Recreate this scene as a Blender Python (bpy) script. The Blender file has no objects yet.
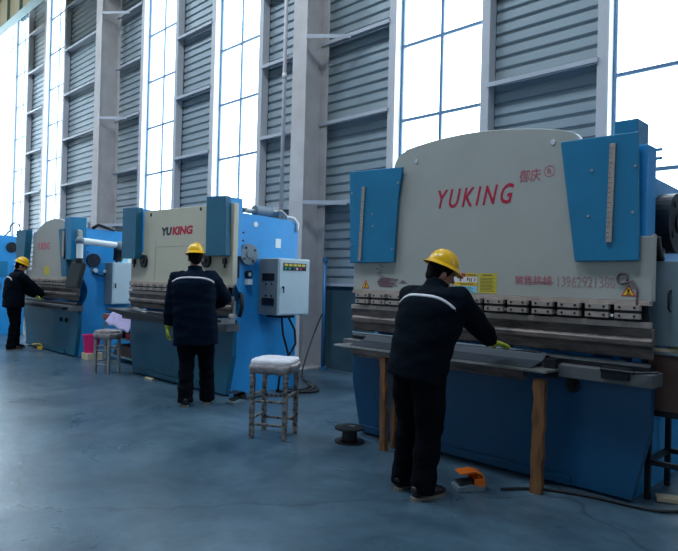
import bpy, bmesh, math, random
from mathutils import Vector, Matrix, noise
from mathutils.bvhtree import BVHTree
random.seed(7)
S = bpy.context.scene
COL = S.collection
PI = math.pi
R = math.radians

# ---------------------------------------------------------------- camera
cam_d = bpy.data.cameras.new('camera'); cam = bpy.data.objects.new('camera', cam_d); COL.objects.link(cam)
cam_d.sensor_width = 36.0; cam_d.lens = 608.0 * 36.0 / 678.0; cam_d.clip_end = 300
FW = Vector((-0.70312083, 0.71101896, 0.00855201)); RX = Vector((0.71096307, 0.70275492, 0.02582706)); UPV = Vector((-0.01235356, -0.0242397, 0.99962984))
M = Matrix((RX, UPV, -FW)).transposed().to_4x4(); M.translation = Vector((0, 0, 1.45)); cam.matrix_world = M
S.camera = cam
# ---------------------------------------------------------------- world, light, exposure
S.view_settings.view_transform = 'Standard'; S.view_settings.look = 'None'; S.view_settings.gamma = 1
S.view_settings.use_curve_mapping = False; S.view_settings.exposure = 0.16
S.cycles.use_denoising = True; S.cycles.max_bounces = 8; S.cycles.transparent_max_bounces = 12; S.cycles.sample_clamp_indirect = 6
W = bpy.data.worlds.new('sky'); S.world = W; W.use_nodes = True
bg = W.node_tree.nodes['Background']; bg.inputs[0].default_value = (0.80, 0.90, 1.0, 1); bg.inputs[1].default_value = 5.5

def area(name, loc, size, rot, energy, color, portal=False):
    l = bpy.data.lights.new(name, 'AREA'); l.shape = 'RECTANGLE'; l.size, l.size_y = size
    l.energy = energy; l.color = color
    if portal: l.cycles.is_portal = True
    o = bpy.data.objects.new(name, l); COL.objects.link(o); o.location = loc; o.rotation_euler = rot
    return o
def sun(e, rot, color, ang):
    l = bpy.data.lights.new('sun', 'SUN'); l.energy = e; l.color = color; l.angle = R(ang)
    o = bpy.data.objects.new('sun', l); COL.objects.link(o); o.rotation_euler = rot
SKY_C = (0.62, 0.80, 1.0)
# daylight lying on each window bay (areas just inside the panes, facing the hall)
WIN = [(-23.4, -21.9), (-20.25, -18.75), (-13.76, -12.26), (-10.69, -9.19), (-5.86, -4.36), (-2.72, -1.22), (2.3, 3.8)]
for (a, b) in WIN:
    area('portal', ((a + b) / 2, 7.30, 5.9), (b - a, 9.0), (R(-90), 0, 0), 0, SKY_C, True)
# fill light: a row of unseen area lights added over the work floor
for x in (-20, -14, -8, -2):
    area('ceiling_fill', (x, 1.2, 11.4), (3.0, 1.6), (0, 0, 0), 420, (0.70, 0.86, 1.0))

# ---------------------------------------------------------------- materials
def srgb(r, g, b):
    f = lambda c: (c / 255 / 12.92) if c / 255 <= .04045 else ((c / 255 + .055) / 1.055) ** 2.4
    return (f(r), f(g), f(b), 1)
MATS = {}
def mat(name, col, rough=.5, metal=0., var=.12, scale=6., bump=0., bscale=60., col2=None, lo=.4, hi=.6, spec=.5, stretch=None, emit=None):
    m = bpy.data.materials.new(name); m.use_nodes = True; nt = m.node_tree; N = nt.nodes; L = nt.links
    b = N['Principled BSDF']; b.inputs['Roughness'].default_value = rough; b.inputs['Metallic'].default_value = metal
    b.inputs['Specular IOR Level'].default_value = spec
    tc = N.new('ShaderNodeTexCoord'); mp = N.new('ShaderNodeMapping'); L.new(tc.outputs['Object'], mp.inputs[0])
    if stretch: mp.inputs['Scale'].default_value = stretch
    no = N.new('ShaderNodeTexNoise'); no.inputs['Scale'].default_value = scale; no.inputs['Detail'].default_value = 6; no.inputs['Roughness'].default_value = .62
    L.new(mp.outputs[0], no.inputs['Vector'])
    rp = N.new('ShaderNodeValToRGB'); L.new(no.outputs['Fac'], rp.inputs[0])
    rp.color_ramp.elements[0].position = lo - .12 if col2 is None else lo; rp.color_ramp.elements[1].position = hi + .12 if col2 is None else hi
    c2 = col2 or tuple(min(1, c * (1 + var)) for c in col[:3]) + (1,)
    c1 = col if col2 else tuple(c * (1 - var) for c in col[:3]) + (1,)
    rp.color_ramp.elements[0].color = c1; rp.color_ramp.elements[1].color = c2
    L.new(rp.outputs[0], b.inputs['Base Color'])
    if emit: b.inputs['Emission Color'].default_value = emit[0]; b.inputs['Emission Strength'].default_value = emit[1]
    if bump:
        n2 = N.new('ShaderNodeTexNoise'); n2.inputs['Scale'].default_value = bscale; n2.inputs['Detail'].default_value = 4
        L.new(mp.outputs[0], n2.inputs['Vector'])
        bu = N.new('ShaderNodeBump'); bu.inputs['Strength'].default_value = bump; bu.inputs['Distance'].default_value = .01
        L.new(n2.outputs['Fac'], bu.inputs['Height']); L.new(bu.outputs[0], b.inputs['Normal'])
    MATS[name] = m; return m
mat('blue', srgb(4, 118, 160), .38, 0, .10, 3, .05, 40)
mat('blue_shaded', srgb(4, 76, 116), .42, 0, .12, 2.5, .05, 30)  # machine blue darkened, the shade on the beds is put into the colour
mat('blue_lit', srgb(44, 150, 215), .36, 0, .10, 2.5, .06, 30)  # same blue lightened, window light on the sides is put into the colour
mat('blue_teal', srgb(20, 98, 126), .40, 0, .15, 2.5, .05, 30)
mat('cream', srgb(176, 174, 166), .45, 0, .06, 2.0, .04, 90)
mat('cream2', srgb(200, 190, 168), .45, 0, .06, 2.0, .04, 90)
mat('cream3', srgb(172, 166, 158), .5, 0, .06, 2.0, .04, 90)
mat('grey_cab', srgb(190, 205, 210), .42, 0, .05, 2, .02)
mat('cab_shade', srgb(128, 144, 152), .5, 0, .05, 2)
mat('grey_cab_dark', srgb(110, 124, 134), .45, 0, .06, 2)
mat('steel_dark', srgb(44, 46, 50), .42, .7, .3, 9, .15, 60)
mat('steel_brown', srgb(128, 110, 102), .45, .25, .0, 4, .15, 40, col2=srgb(64, 58, 58), lo=.35, hi=.65, stretch=(1, 1, 5))
mat('steel', srgb(168, 165, 162), .33, .75, .2, 10, .1, 60)
mat('clamp', srgb(176, 158, 148), .45, .25, .18, 14, .1, 80)
mat('sheet_dark', srgb(52, 58, 66), .5, .3, .2, 5, .05, 30)
mat('ledge_grey', srgb(98, 98, 100), .55, .2, .15, 12, .15, 60)
mat('chrome', srgb(220, 222, 225), .2, .95, .05)
mat('black', srgb(16, 17, 20), .45, 0, .15, 8)
mat('rubber', srgb(14, 15, 18), .6, 0, .15, 8)
mat('red', srgb(190, 18, 60), .5, 0, .15, 12)
mat('red_faded', srgb(196, 96, 110), .6, 0, .25, 30)
mat('red_ghost', srgb(176, 126, 128), .6, 0, .0, 40, 0, 60, srgb(172, 162, 156), .45, .62)
mat('navy_ink', srgb(30, 34, 54), .5, 0, .1, 12)
mat('smear', srgb(112, 84, 92), .7, 0, .3, 30)
mat('white', srgb(232, 234, 232), .4, 0, .04, 5)
mat('yellow', srgb(238, 178, 10), .28, 0, .05, 4)
mat('yellow_label', srgb(214, 190, 60), .5, 0, .08, 40)
mat('yellow_label2', srgb(236, 190, 40), .5, 0, .05, 20)
mat('label_blue', srgb(150, 210, 225), .5, 0, .06, 20)
mat('orange', srgb(232, 110, 20), .4, 0, .06, 6)
mat('copper', srgb(190, 112, 78), .4, .3, .15, 8)
mat('pink', srgb(232, 30, 110), .4, 0, .05, 5)
mat('green_lamp', srgb(20, 170, 120), .3)
mat('wood', srgb(140, 92, 52), .7, 0, .0, 5, .4, 60, col2=srgb(84, 54, 34), lo=.38, hi=.66, stretch=(3, 3, .7))
mat('wood_light', srgb(205, 185, 155), .7, 0, .15, 5, .2, 60)
mat('brown_paint', srgb(84, 60, 52), .55, 0, .25, 8, .1)
mat('skin', srgb(176, 122, 98), .5, 0, .06, 10)
mat('hair', srgb(18, 16, 17), .8, 0, .2, 60, .6, 300, spec=.1)
mat('jacket', srgb(6, 14, 24), .9, 0, .2, 6, .35, 30, spec=.08)
mat('trousers', srgb(6, 10, 17), .9, 0, .2, 8, .35, 30, spec=.08)
mat('jacket2', srgb(6, 20, 36), .9, 0, .2, 6, .35, 30, spec=.08)
mat('stripe', srgb(205, 200, 205), .4, 0, .06, 60)
mat('shoe', srgb(26, 24, 26), .55, 0, .3, 12)
mat('sole', srgb(120, 112, 100), .7, 0, .1)
mat('glove', srgb(176, 178, 60), .8, 0, .15, 40, .3, 200)
mat('glove_dark', srgb(20, 32, 62), .8, 0, .15, 40)
mat('wrap', srgb(170, 158, 158), .35, 0, .0, 9, .7, 22, col2=srgb(110, 98, 98), lo=.4, hi=.65)
mat('pad', srgb(216, 210, 214), .55, 0, .12, 14, .6, 30)
mat('stool_paint', srgb(150, 142, 134), .6, .1, .0, 26, .3, 60, col2=srgb(58, 52, 50), lo=.42, hi=.6)
mat('corrugated', srgb(152, 162, 167), .45, .15, .08, 1.5, .03)
mat('girt', srgb(184, 184, 190), .5, 0, .06, 3)
mat('post', srgb(196, 192, 194), .5, 0, .06, 3)
mat('column', srgb(186, 176, 172), .55, 0, .0, 1.6, .05, col2=srgb(206, 196, 192), lo=.35, hi=.65)
mat('jamb', srgb(225, 228, 230), .5, 0, .03, 3)
mat('frame', srgb(96, 128, 160), .45, .1, .06, 3)
mat('wall_low', srgb(40, 66, 76), .8, 0, .0, 1.4, .3, 20, col2=srgb(54, 82, 92), lo=.35, hi=.65)
mat('ceil', srgb(120, 128, 136), .8, 0, .05)
mat('wall_white', srgb(210, 214, 216), .7, 0, .03)
mat('beam_web', srgb(168, 150, 116), .6, 0, .08, 2)
mat('beam_green', srgb(150, 172, 168), .5, 0, .06, 2)
mat('beam_stiff', srgb(96, 112, 92), .6, 0, .06, 2)
mat('pipe_blue', srgb(60, 120, 165), .4, .2, .1)
mat('conduit', srgb(228, 218, 218), .5, 0, .06)
mat('screen', srgb(12, 16, 22), .2, 0, .05)
mat('shelf', srgb(120, 150, 160), .5, .1, .08)
mat('cloth', srgb(196, 180, 216), .8, 0, .12, 14, .4, 40)
mat('cardboard', srgb(140, 112, 90), .8, 0, .1)
def glass_mat():
    m = bpy.data.materials.new('glass'); m.use_nodes = True; nt = m.node_tree; N = nt.nodes; L = nt.links
    N.remove(N['Principled BSDF']); out = N['Material Output']
    t = N.new('ShaderNodeBsdfTransparent'); t.inputs[0].default_value = (.93, .97, .98, 1)
    g = N.new('ShaderNodeBsdfGlossy'); g.inputs['Roughness'].default_value = .05
    x = N.new('ShaderNodeMixShader'); x.inputs[0].default_value = .05; L.new(t.outputs[0], x.inputs[1]); L.new(g.outputs[0], x.inputs[2]); L.new(x.outputs[0], out.inputs[0])
    MATS['glass'] = m
glass_mat()
def floor_mat():
    m = bpy.data.materials.new('floor'); m.use_nodes = True; nt = m.node_tree; N = nt.nodes; L = nt.links; b = N['Principled BSDF']
    tc = N.new('ShaderNodeTexCoord')
    def nz(scale, detail=6, rough=.6, dist=0.):
        n = N.new('ShaderNodeTexNoise'); n.inputs['Scale'].default_value = scale; n.inputs['Detail'].default_value = detail; n.inputs['Roughness'].default_value = rough
        n.inputs['Distortion'].default_value = dist; L.new(tc.outputs['Object'], n.inputs['Vector']); return n
    a = nz(.9, 8, .65, .4); c = nz(7, 8, .7)
    r1 = N.new('ShaderNodeValToRGB'); r1.color_ramp.elements[0].position = .35; r1.color_ramp.elements[1].position = .68
    r1.color_ramp.elements[0].color = srgb(50, 73, 88); r1.color_ramp.elements[1].color = srgb(86, 108, 122)
    L.new(a.outputs['Fac'], r1.inputs[0])
    r2 = N.new('ShaderNodeValToRGB'); r2.color_ramp.elements[0].position = .3; r2.color_ramp.elements[1].position = .6
    r2.color_ramp.elements[0].color = (.68, .70, .72, 1); r2.color_ramp.elements[1].color = (1, 1, 1, 1); L.new(c.outputs['Fac'], r2.inputs[0])
    mx = N.new('ShaderNodeMixRGB'); mx.blend_type = 'MULTIPLY'; mx.inputs[0].default_value = 1; L.new(r1.outputs[0], mx.inputs[1]); L.new(r2.outputs[0], mx.inputs[2])
    # scratches
    s = N.new('ShaderNodeTexVoronoi'); s.feature = 'DISTANCE_TO_EDGE'; s.inputs['Scale'].default_value = .35
    d = nz(2.2, 3); vm = N.new('ShaderNodeVectorMath'); vm.operation = 'ADD'; L.new(tc.outputs['Object'], vm.inputs[0])
    sc = N.new('ShaderNodeVectorMath'); sc.operation = 'SCALE'; sc.inputs['Scale'].default_value = .35; L.new(d.outputs['Color'], sc.inputs[0]); L.new(sc.outputs[0], vm.inputs[1]); L.new(vm.outputs[0], s.inputs['Vector'])
    r3 = N.new('ShaderNodeValToRGB'); r3.color_ramp.elements[0].position = 0; r3.color_ramp.elements[1].position = .006
    r3.color_ramp.elements[0].color = (.6, .6, .6, 1); r3.color_ramp.elements[1].color = (1, 1, 1, 1); L.new(s.outputs['Distance'], r3.inputs[0])
    m2 = N.new('ShaderNodeMixRGB'); m2.blend_type = 'MULTIPLY'; m2.inputs[0].default_value = 1; L.new(mx.outputs[0], m2.inputs[1]); L.new(r3.outputs[0], m2.inputs[2])
    L.new(m2.outputs[0], b.inputs['Base Color'])
    rr = N.new('ShaderNodeMapRange'); rr.inputs[1].default_value = .3; rr.inputs[2].default_value = .7; rr.inputs[3].default_value = .24; rr.inputs[4].default_value = .42
    e = nz(1.6, 8, .7, .6); L.new(e.outputs['Fac'], rr.inputs[0]); L.new(rr.outputs[0], b.inputs['Roughness'])
    bu = N.new('ShaderNodeBump'); bu.inputs['Strength'].default_value = .25; bu.inputs['Distance'].default_value = .01; L.new(c.outputs['Fac'], bu.inputs['Height']); L.new(bu.outputs[0], b.inputs['Normal'])
    MATS['floor'] = m
floor_mat()

# ---------------------------------------------------------------- helpers
WP = {}
class MB:
    def __init__(s): s.v = []; s.f = []; s.m = []
    def add(s, vs, fs, mi=0):
        o = len(s.v); s.v += [Vector(v) for v in vs]; s.f += [tuple(i + o for i in f) for f in fs]; s.m += [mi] * len(fs); return s
    def box(s, x0, x1, y0, y1, z0, z1, mi=0):
        x0, x1 = sorted((x0, x1)); y0, y1 = sorted((y0, y1)); z0, z1 = sorted((z0, z1))
        return s.add([(x0, y0, z0), (x1, y0, z0), (x1, y1, z0), (x0, y1, z0), (x0, y0, z1), (x1, y0, z1), (x1, y1, z1), (x0, y1, z1)],
              [(0, 3, 2, 1), (4, 5, 6, 7), (0, 1, 5, 4), (1, 2, 6, 5), (2, 3, 7, 6), (3, 0, 4, 7)], mi)
    def prism(s, pts, ax, a, b, mi=0):
        """pts 2D; ax = axis of extrusion"""
        def P(p, t):
            return {'x': (t, p[0], p[1]), 'y': (p[0], t, p[1]), 'z': (p[0], p[1], t)}[ax]
        n = len(pts)
        return s.add([P(p, a) for p in pts] + [P(p, b) for p in pts],
              [tuple(range(n)), tuple(range(2 * n - 1, n - 1, -1))] + [(i, i + n, (i + 1) % n + n, (i + 1) % n) for i in range(n)], mi)
    def cyl(s, p0, p1, r0, r1=None, n=20, mi=0, caps=True):
        r1 = r0 if r1 is None else r1
        p0 = Vector(p0); p1 = Vector(p1); d = (p1 - p0).normalized(); u = d.orthogonal().normalized(); w = d.cross(u)
        A = [p0 + (u * math.cos(2 * PI * i / n) + w * math.sin(2 * PI * i / n)) * r0 for i in range(n)]
        B = [p1 + (u * math.cos(2 * PI * i / n) + w * math.sin(2 * PI * i / n)) * r1 for i in range(n)]
        fs = [(i, (i + 1) % n, (i + 1) % n + n, i + n) for i in range(n)]
        if caps: fs += [tuple(range(n - 1, -1, -1)), tuple(range(n, 2 * n))]
        return s.add(A + B, fs, mi)
    def tube(s, pts, r, n=10, mi=0):
        pts = [Vector(p) for p in pts]; rs = r if isinstance(r, (list, tuple)) else [r] * len(pts)
        rings = []; u = None
        for i, p in enumerate(pts):
            d = (pts[min(i + 1, len(pts) - 1)] - pts[max(i - 1, 0)]).normalized()
            if u is None: u = d.orthogonal().normalized()
            u = (u - d * u.dot(d)).normalized(); w = d.cross(u)
            rings.append([p + (u * math.cos(2 * PI * k / n) + w * math.sin(2 * PI * k / n)) * rs[i] for k in range(n)])
        return s.rings(rings, mi)
    def rings(s, rings, mi=0):
        n = len(rings[0]); fs = []
        for i in range(len(rings) - 1):
            for k in range(n):
                fs.append((i * n + k, i * n + (k + 1) % n, (i + 1) * n + (k + 1) % n, (i + 1) * n + k))
        fs += [tuple(range(n - 1, -1, -1)), tuple(range((len(rings) - 1) * n, len(rings) * n))]
        return s.add([v for r in rings for v in r], fs, mi)
    def lathe(s, prof, c=(0, 0, 0), n=24, mi=0):
        """prof [(r,z)] about z"""
        return s.rings([[(c[0] + r * math.cos(2 * PI * k / n), c[1] + r * math.sin(2 * PI * k / n), c[2] + z) for k in range(n)] for r, z in prof], mi)
    def ell(s, c, rx, ry, rz, n=16, m=10, mi=0, rot=None):
        c = Vector(c); rs = []
        for i in range(m + 1):
            t = -PI / 2 + PI * (i / m) * .998 + .003; cz = math.sin(t); cr = math.cos(t)
            ring = [Vector((rx * cr * math.cos(2 * PI * k / n), ry * cr * math.sin(2 * PI * k / n), rz * cz)) for k in range(n)]
            rs.append([c + (rot @ v if rot else v) for v in ring])
        return s.rings(rs, mi)
    def xf(s, mtx):
        s.v = [mtx @ v for v in s.v]; return s
    def build(s, name, mats, parent=None, bevel=0., smooth=False, fixn=True, seg=2):
        me = bpy.data.meshes.new(name)
        o = Vector(WP.get(parent.name, (0, 0, 0))) if parent else Vector((0, 0, 0))
        me.from_pydata([tuple(v - o) for v in s.v], [], s.f)
        for m in (mats if isinstance(mats, (list, tuple)) else [mats]): me.materials.append(MATS[m])
        me.polygons.foreach_set('material_index', s.m)
        if fixn:
            bm = bmesh.new(); bm.from_mesh(me); bmesh.ops.recalc_face_normals(bm, faces=bm.faces); bm.to_mesh(me); bm.free()
        if smooth: me.polygons.foreach_set('use_smooth', [True] * len(me.polygons))
        me.update()
        ob = bpy.data.objects.new(name, me); COL.objects.link(ob)
        if parent: ob.parent = parent
        WP[ob.name] = tuple(o)
        if bevel:
            b = ob.modifiers.new('bevel', 'BEVEL'); b.width = bevel; b.segments = seg; b.limit_method = 'ANGLE'; b.angle_limit = R(35)
        return ob
def thing(name, label, cat, loc, group=None):
    o = bpy.data.objects.new(name, None); o.empty_display_size = .2; COL.objects.link(o); o.location = loc
    WP[o.name] = tuple(loc); o['label'] = label; o['category'] = cat
    if group: o['group'] = group
    return o
def tag(o, label, cat, group=None):
    # origin of a one-mesh thing goes to its base centre
    o['label'] = label; o['category'] = cat
    if group: o['group'] = group
    vs = [v.co for v in o.data.vertices]; c = Vector((sum(v.x for v in vs) / len(vs), sum(v.y for v in vs) / len(vs), min(v.z for v in vs)))
    o.data.transform(Matrix.Translation(-c)); o.location = c; WP[o.name] = tuple(c)
    return o
def struct(o): o['kind'] = 'structure'; return o
def text(name, body, x, y, z, h, width, m, parent, shear=0., bold=0., space=1., ext=.0015, facing='-y', stretch=True, roll=0.):
    cu = bpy.data.curves.new(name, 'FONT'); cu.body = body; cu.size = 1; cu.shear = shear; cu.offset = bold; cu.space_character = space; cu.extrude = .01; cu.resolution_u = 3
    ob = bpy.data.objects.new(name, cu); COL.objects.link(ob)
    dg = bpy.context.evaluated_depsgraph_get(); dg.update(); me = bpy.data.meshes.new_from_object(ob.evaluated_get(dg))
    bpy.data.objects.remove(ob); bpy.data.curves.remove(cu)
    xs = [v.co.x for v in me.vertices]; ys = [v.co.y for v in me.vertices]
    if not xs: return None
    x0, x1, y0, y1 = min(xs), max(xs), min(ys), max(ys)
    o = Vector(WP[parent.name])
    for v in me.vertices:
        a = (v.co.x - x0) / (x1 - x0) * width; b = (v.co.y - y0) / (y1 - y0) * h; e = (v.co.z / .01) * ext
        a, b = a * math.cos(roll) - b * math.sin(roll), a * math.sin(roll) + b * math.cos(roll)
        if facing == '-y': p = Vector((x + a, y - e - .0005, z + b))
        else: p = Vector((x + e + .0005, y + a, z + b))
        v.co = p - o
    me.materials.clear(); me.materials.append(MATS[m])
    ob = bpy.data.objects.new(name, me); COL.objects.link(ob); ob.parent = parent; WP[ob.name] = tuple(o); return ob
def ik(a, b, l1, l2, hint):
    a = Vector(a); b = Vector(b); d = b - a; L = min(d.length, (l1 + l2) * .999); dn = d.normalized(); b = a + dn * L
    x = (l1 * l1 - l2 * l2 + L * L) / (2 * L); h = math.sqrt(max(l1 * l1 - x * x, 0)); hv = Vector(hint); hv = (hv - dn * hv.dot(dn)).normalized()
    return a + dn * x + hv * h, b

# ---------------------------------------------------------------- the hall
fl = MB().box(-23.6, 8, -12, 7.3, -.2, 0).build('floor', 'floor'); struct(fl)
# windowed wall: masonry dado, sheets, girts, posts
wall = MB()
wall.box(-23.6, 8, 7.06, 7.3, 0, 1.36)
wall.box(-23.6, 8, 7.2, 7.3, 10.4, 12)
wall = wall.build('wall_back', 'wall_low'); struct(wall)
led = MB().box(-23.6, 8, 7.02, 7.3, 1.36, 1.40).build('trim_1', 'girt'); struct(led)
XS = [-23.6] + [v for w in WIN for v in w] + [8.0]
Z_G = [2.75, 4.09, 5.43, 6.77, 8.10, 9.40]
def corrugated(x0, x1, z0, z1, y):
    m = MB(); P = .155; prof = []; z = z0
    while z < z1:
        for dz, dy in ((0, 0), (.095, 0), (.108, .032), (.142, .032)):
            if z + dz <= z1: prof.append((z + dz, y + dy))
        z += P
    prof.append((z1, y))
    vs = [(x, py, pz) for x in (x0, x1) for pz, py in prof]; n = len(prof)
    return m.add(vs, [(i, i + 1, i + 1 + n, i + n) for i in range(n - 1)])
for i in range(0, len(XS), 2):
    a, b = XS[i], XS[i + 1]
    s = corrugated(a, b, 1.38, 10.5, 7.16).build('corrugated_sheet', 'corrugated', wall, fixn=False)
    sm = s.modifiers.new('solid', 'SOLIDIFY'); sm.thickness = .004
    for z in Z_G:
        MB().prism([(6.96, z - .06), (6.96, z), (7.15, z), (7.15, z - .008), (6.975, z - .012), (6.975, z - .06)], 'x', a + (.1 if i else 0), b - .1).build('girt', 'girt', wall, bevel=.003)
    for x, sgn in ((b, -1), (a, 1)):
        if abs(x - 8) < .1 or abs(x + 23.6) < .1: continue
        # channel post standing beside the window opening
        MB().box(x, x + sgn * .115, 6.99, 7.005, 1.4, 10.5).box(x + sgn * .10, x + sgn * .115, 7.005, 7.16, 1.4, 10.5).box(x, x + sgn * .115, 7.145, 7.16, 1.4, 10.5).build('post', 'post', wall)
for i, (a, b) in enumerate(WIN):
    w = bpy.data.objects.new('window_%d' % (i + 1), None); COL.objects.link(w); w.location = ((a + b) / 2, 7.15, 1.4); WP[w.name] = tuple(w.location); struct(w)
    m = MB(); t = .022; c = (a + b) / 2; top = 10.45
    for x in (a + .03, c, b - .03): m.box(x - t, x + t, 7.135, 7.165, 1.4, top)
    for z in [2.0 - .21 + .0 + k * 0 for k in ()]: pass
    z = 3.884 - 2 * 1.124
    while z < top: m.box(a, b, 7.133, 7.163, z - .022, z + .022); z += 1.124
    m.build('window_frame', 'frame', w)
    MB().box(a, a + .012, 7.0, 7.25, 1.4, top).box(b - .012, b, 7.0, 7.25, 1.4, top).box(a + .012, b - .012, 7.06, 7.25, 1.4, 1.42).build('window_jamb', 'jamb', w)
    MB().box(a + .02, b - .02, 7.148, 7.152, 1.42, top).build('pane', 'glass', w)
# end wall with a tall daylight opening
ew = MB().box(-23.8, -23.6, -12, 4.6, 0, 12).box(-23.8, -23.6, 4.6, 7.3, 10.4, 12).box(-23.8, -23.6, 4.6, 7.3, 0, 1.0).build('wall_left', 'wall_white'); struct(ew)
rw = MB().box(8, 8.2, -12, 7.3, 0, 12).build('wall_right', 'wall_white'); struct(rw)
fw = MB().box(-23.6, 8, -12.2, -12, 0, 12).build('wall_front', 'wall_white'); struct(fw)
ce = MB().box(-23.6, 8, -12, 7.3, 12, 12.2).build('ceiling', 'ceil'); struct(ce)
we = bpy.data.objects.new('window_8', None); COL.objects.link(we); we.location = (-23.7, 5.95, 1.0); WP[we.name] = tuple(we.location); struct(we)
m = MB()
for y in (4.62, 5.3, 5.95, 7.27): m.box(-23.72, -23.66, y - .025, y + .025, 1.0, 10.4)
for z in (1.03, 2.95, 5.2, 7.4, 9.32, 9.83, 10.37): m.box(-23.72, -23.66, 4.6, 7.3, z - .025, z + .025)
m.build('window_frame', 'jamb', we)
MB().box(-23.70, -23.695, 4.6, 7.3, 1.0, 10.4).build('pane', 'glass', we)
area('portal', (-23.85, 5.95, 5.7), (2.7, 9.4), (0, R(-90), 0), 0, SKY_C, True)

def column(xc, label):
    t = thing('steel_column', label, 'column', (xc, 6.75, 0), 'steel columns along the window wall')
    h = 12
    MB().box(xc - .165, xc + .165, 6.5, 6.518, 0, h).box(xc - .008, xc + .008, 6.518, 6.99, 0, h).box(xc - .165, xc + .165, 6.99, 7.008, 0, h).build('shaft', 'column', t)
    MB().box(xc - .25, xc + .25, 6.42, 7.05, 0, .03).build('base_plate', 'column', t)
    for z in (2.72, 5.39, 8.03):
        m = MB(); a = Vector((xc + .15, 6.51, z)); b = Vector((xc + .70, 6.97, z)); d = (b - a).normalized(); n = Vector((0, 0, 1)).cross(d)
        m.add([a - n * .03, a + n * .03, b + n * .03, b - n * .03, a - n * .03 + Vector((0, 0, .008)), a + n * .03 + Vector((0, 0, .008)), b + n * .03 + Vector((0, 0, .008)), b - n * .03 + Vector((0, 0, .008))],
              [(0, 1, 2, 3), (4, 5, 6, 7), (0, 1, 5, 4), (1, 2, 6, 5), (2, 3, 7, 6), (3, 0, 4, 7)])
        m.add([a - n * .03, b - n * .03, b - n * .03 + Vector((0, 0, -.055)), a - n * .03 + Vector((0, 0, -.055)), a - n * .024, b - n * .024, b - n * .024 + Vector((0, 0, -.055)), a - n * .024 + Vector((0, 0, -.055))],
              [(0, 1, 2, 3), (4, 5, 6, 7), (0, 1, 5, 4), (1, 2, 6, 5), (2, 3, 7, 6), (3, 0, 4, 7)])
        m.build('brace', 'girt', t)
    return t
column(-7.46, 'tall grey steel H column behind the large press brake, blue pipe at its foot')
column(-15.17, 'grey steel H column rising behind the farther press brake with the tube arm')

column(.5, 'steel H column just past the right edge of the window row')
# vertical conduit on the wall
tag(MB().cyl((-8.31, 6.9, 1.4), (-8.31, 6.9, 11.9), .035, n=14).cyl((-8.31, 6.9, 5.0), (-8.31, 6.9, 5.1), .042, n=14).build('conduit', 'conduit', smooth=True), 'thin pale vertical conduit pipe left of the big steel column', 'pipe')
pb = thing('stand_pipe', 'thin blue vertical pipe rising beside the foot of the steel column', 'pipe', (-7.18, 6.93, 0))
MB().cyl((-7.18, 6.93, 0), (-7.18, 6.93, 1.75), .03, n=14).build('pipe', 'pipe_blue', pb, smooth=True)
MB().cyl((-7.18, 6.93, 0), (-7.18, 6.93, .03), .06, n=14).build('flange', 'pipe_blue', pb)
MB().cyl((-7.18, 6.93, 1.75), (-7.18, 6.93, 1.82), .045, n=14).build('valve', 'pipe_blue', pb)
# crane runway beam, far top left
cb = thing('crane_runway_beam', 'beige crane runway beam with green flange high at the top left', 'beam', (-10, 6.0, 8.9))
MB().box(-23.6, 7.9, 5.78, 6.0, 8.95, 8.97).build('bottom_flange', 'beam_green', cb)
MB().box(-23.6, 7.9, 5.88, 5.90, 8.97, 10.1).build('web', 'beam_web', cb)
m = MB(); x = -23.4
while x < 7.5: m.box(x, x + .04, 5.80, 5.88, 8.97, 10.1); x += 1.1
m.build('stiffener', 'beam_stiff', cb)
MB().box(-23.6, 7.9, 5.76, 6.02, 10.1, 10.14).build('top_flange', 'beam_green', cb)
MB().box(-23.6, 7.9, 5.85, 5.93, 10.14, 10.28).build('rail', 'steel_dark', cb)
MB().box(-23.6, 7.9, 5.68, 5.72, 9.95, 10.03).build('busbar', 'red', cb)

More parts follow.
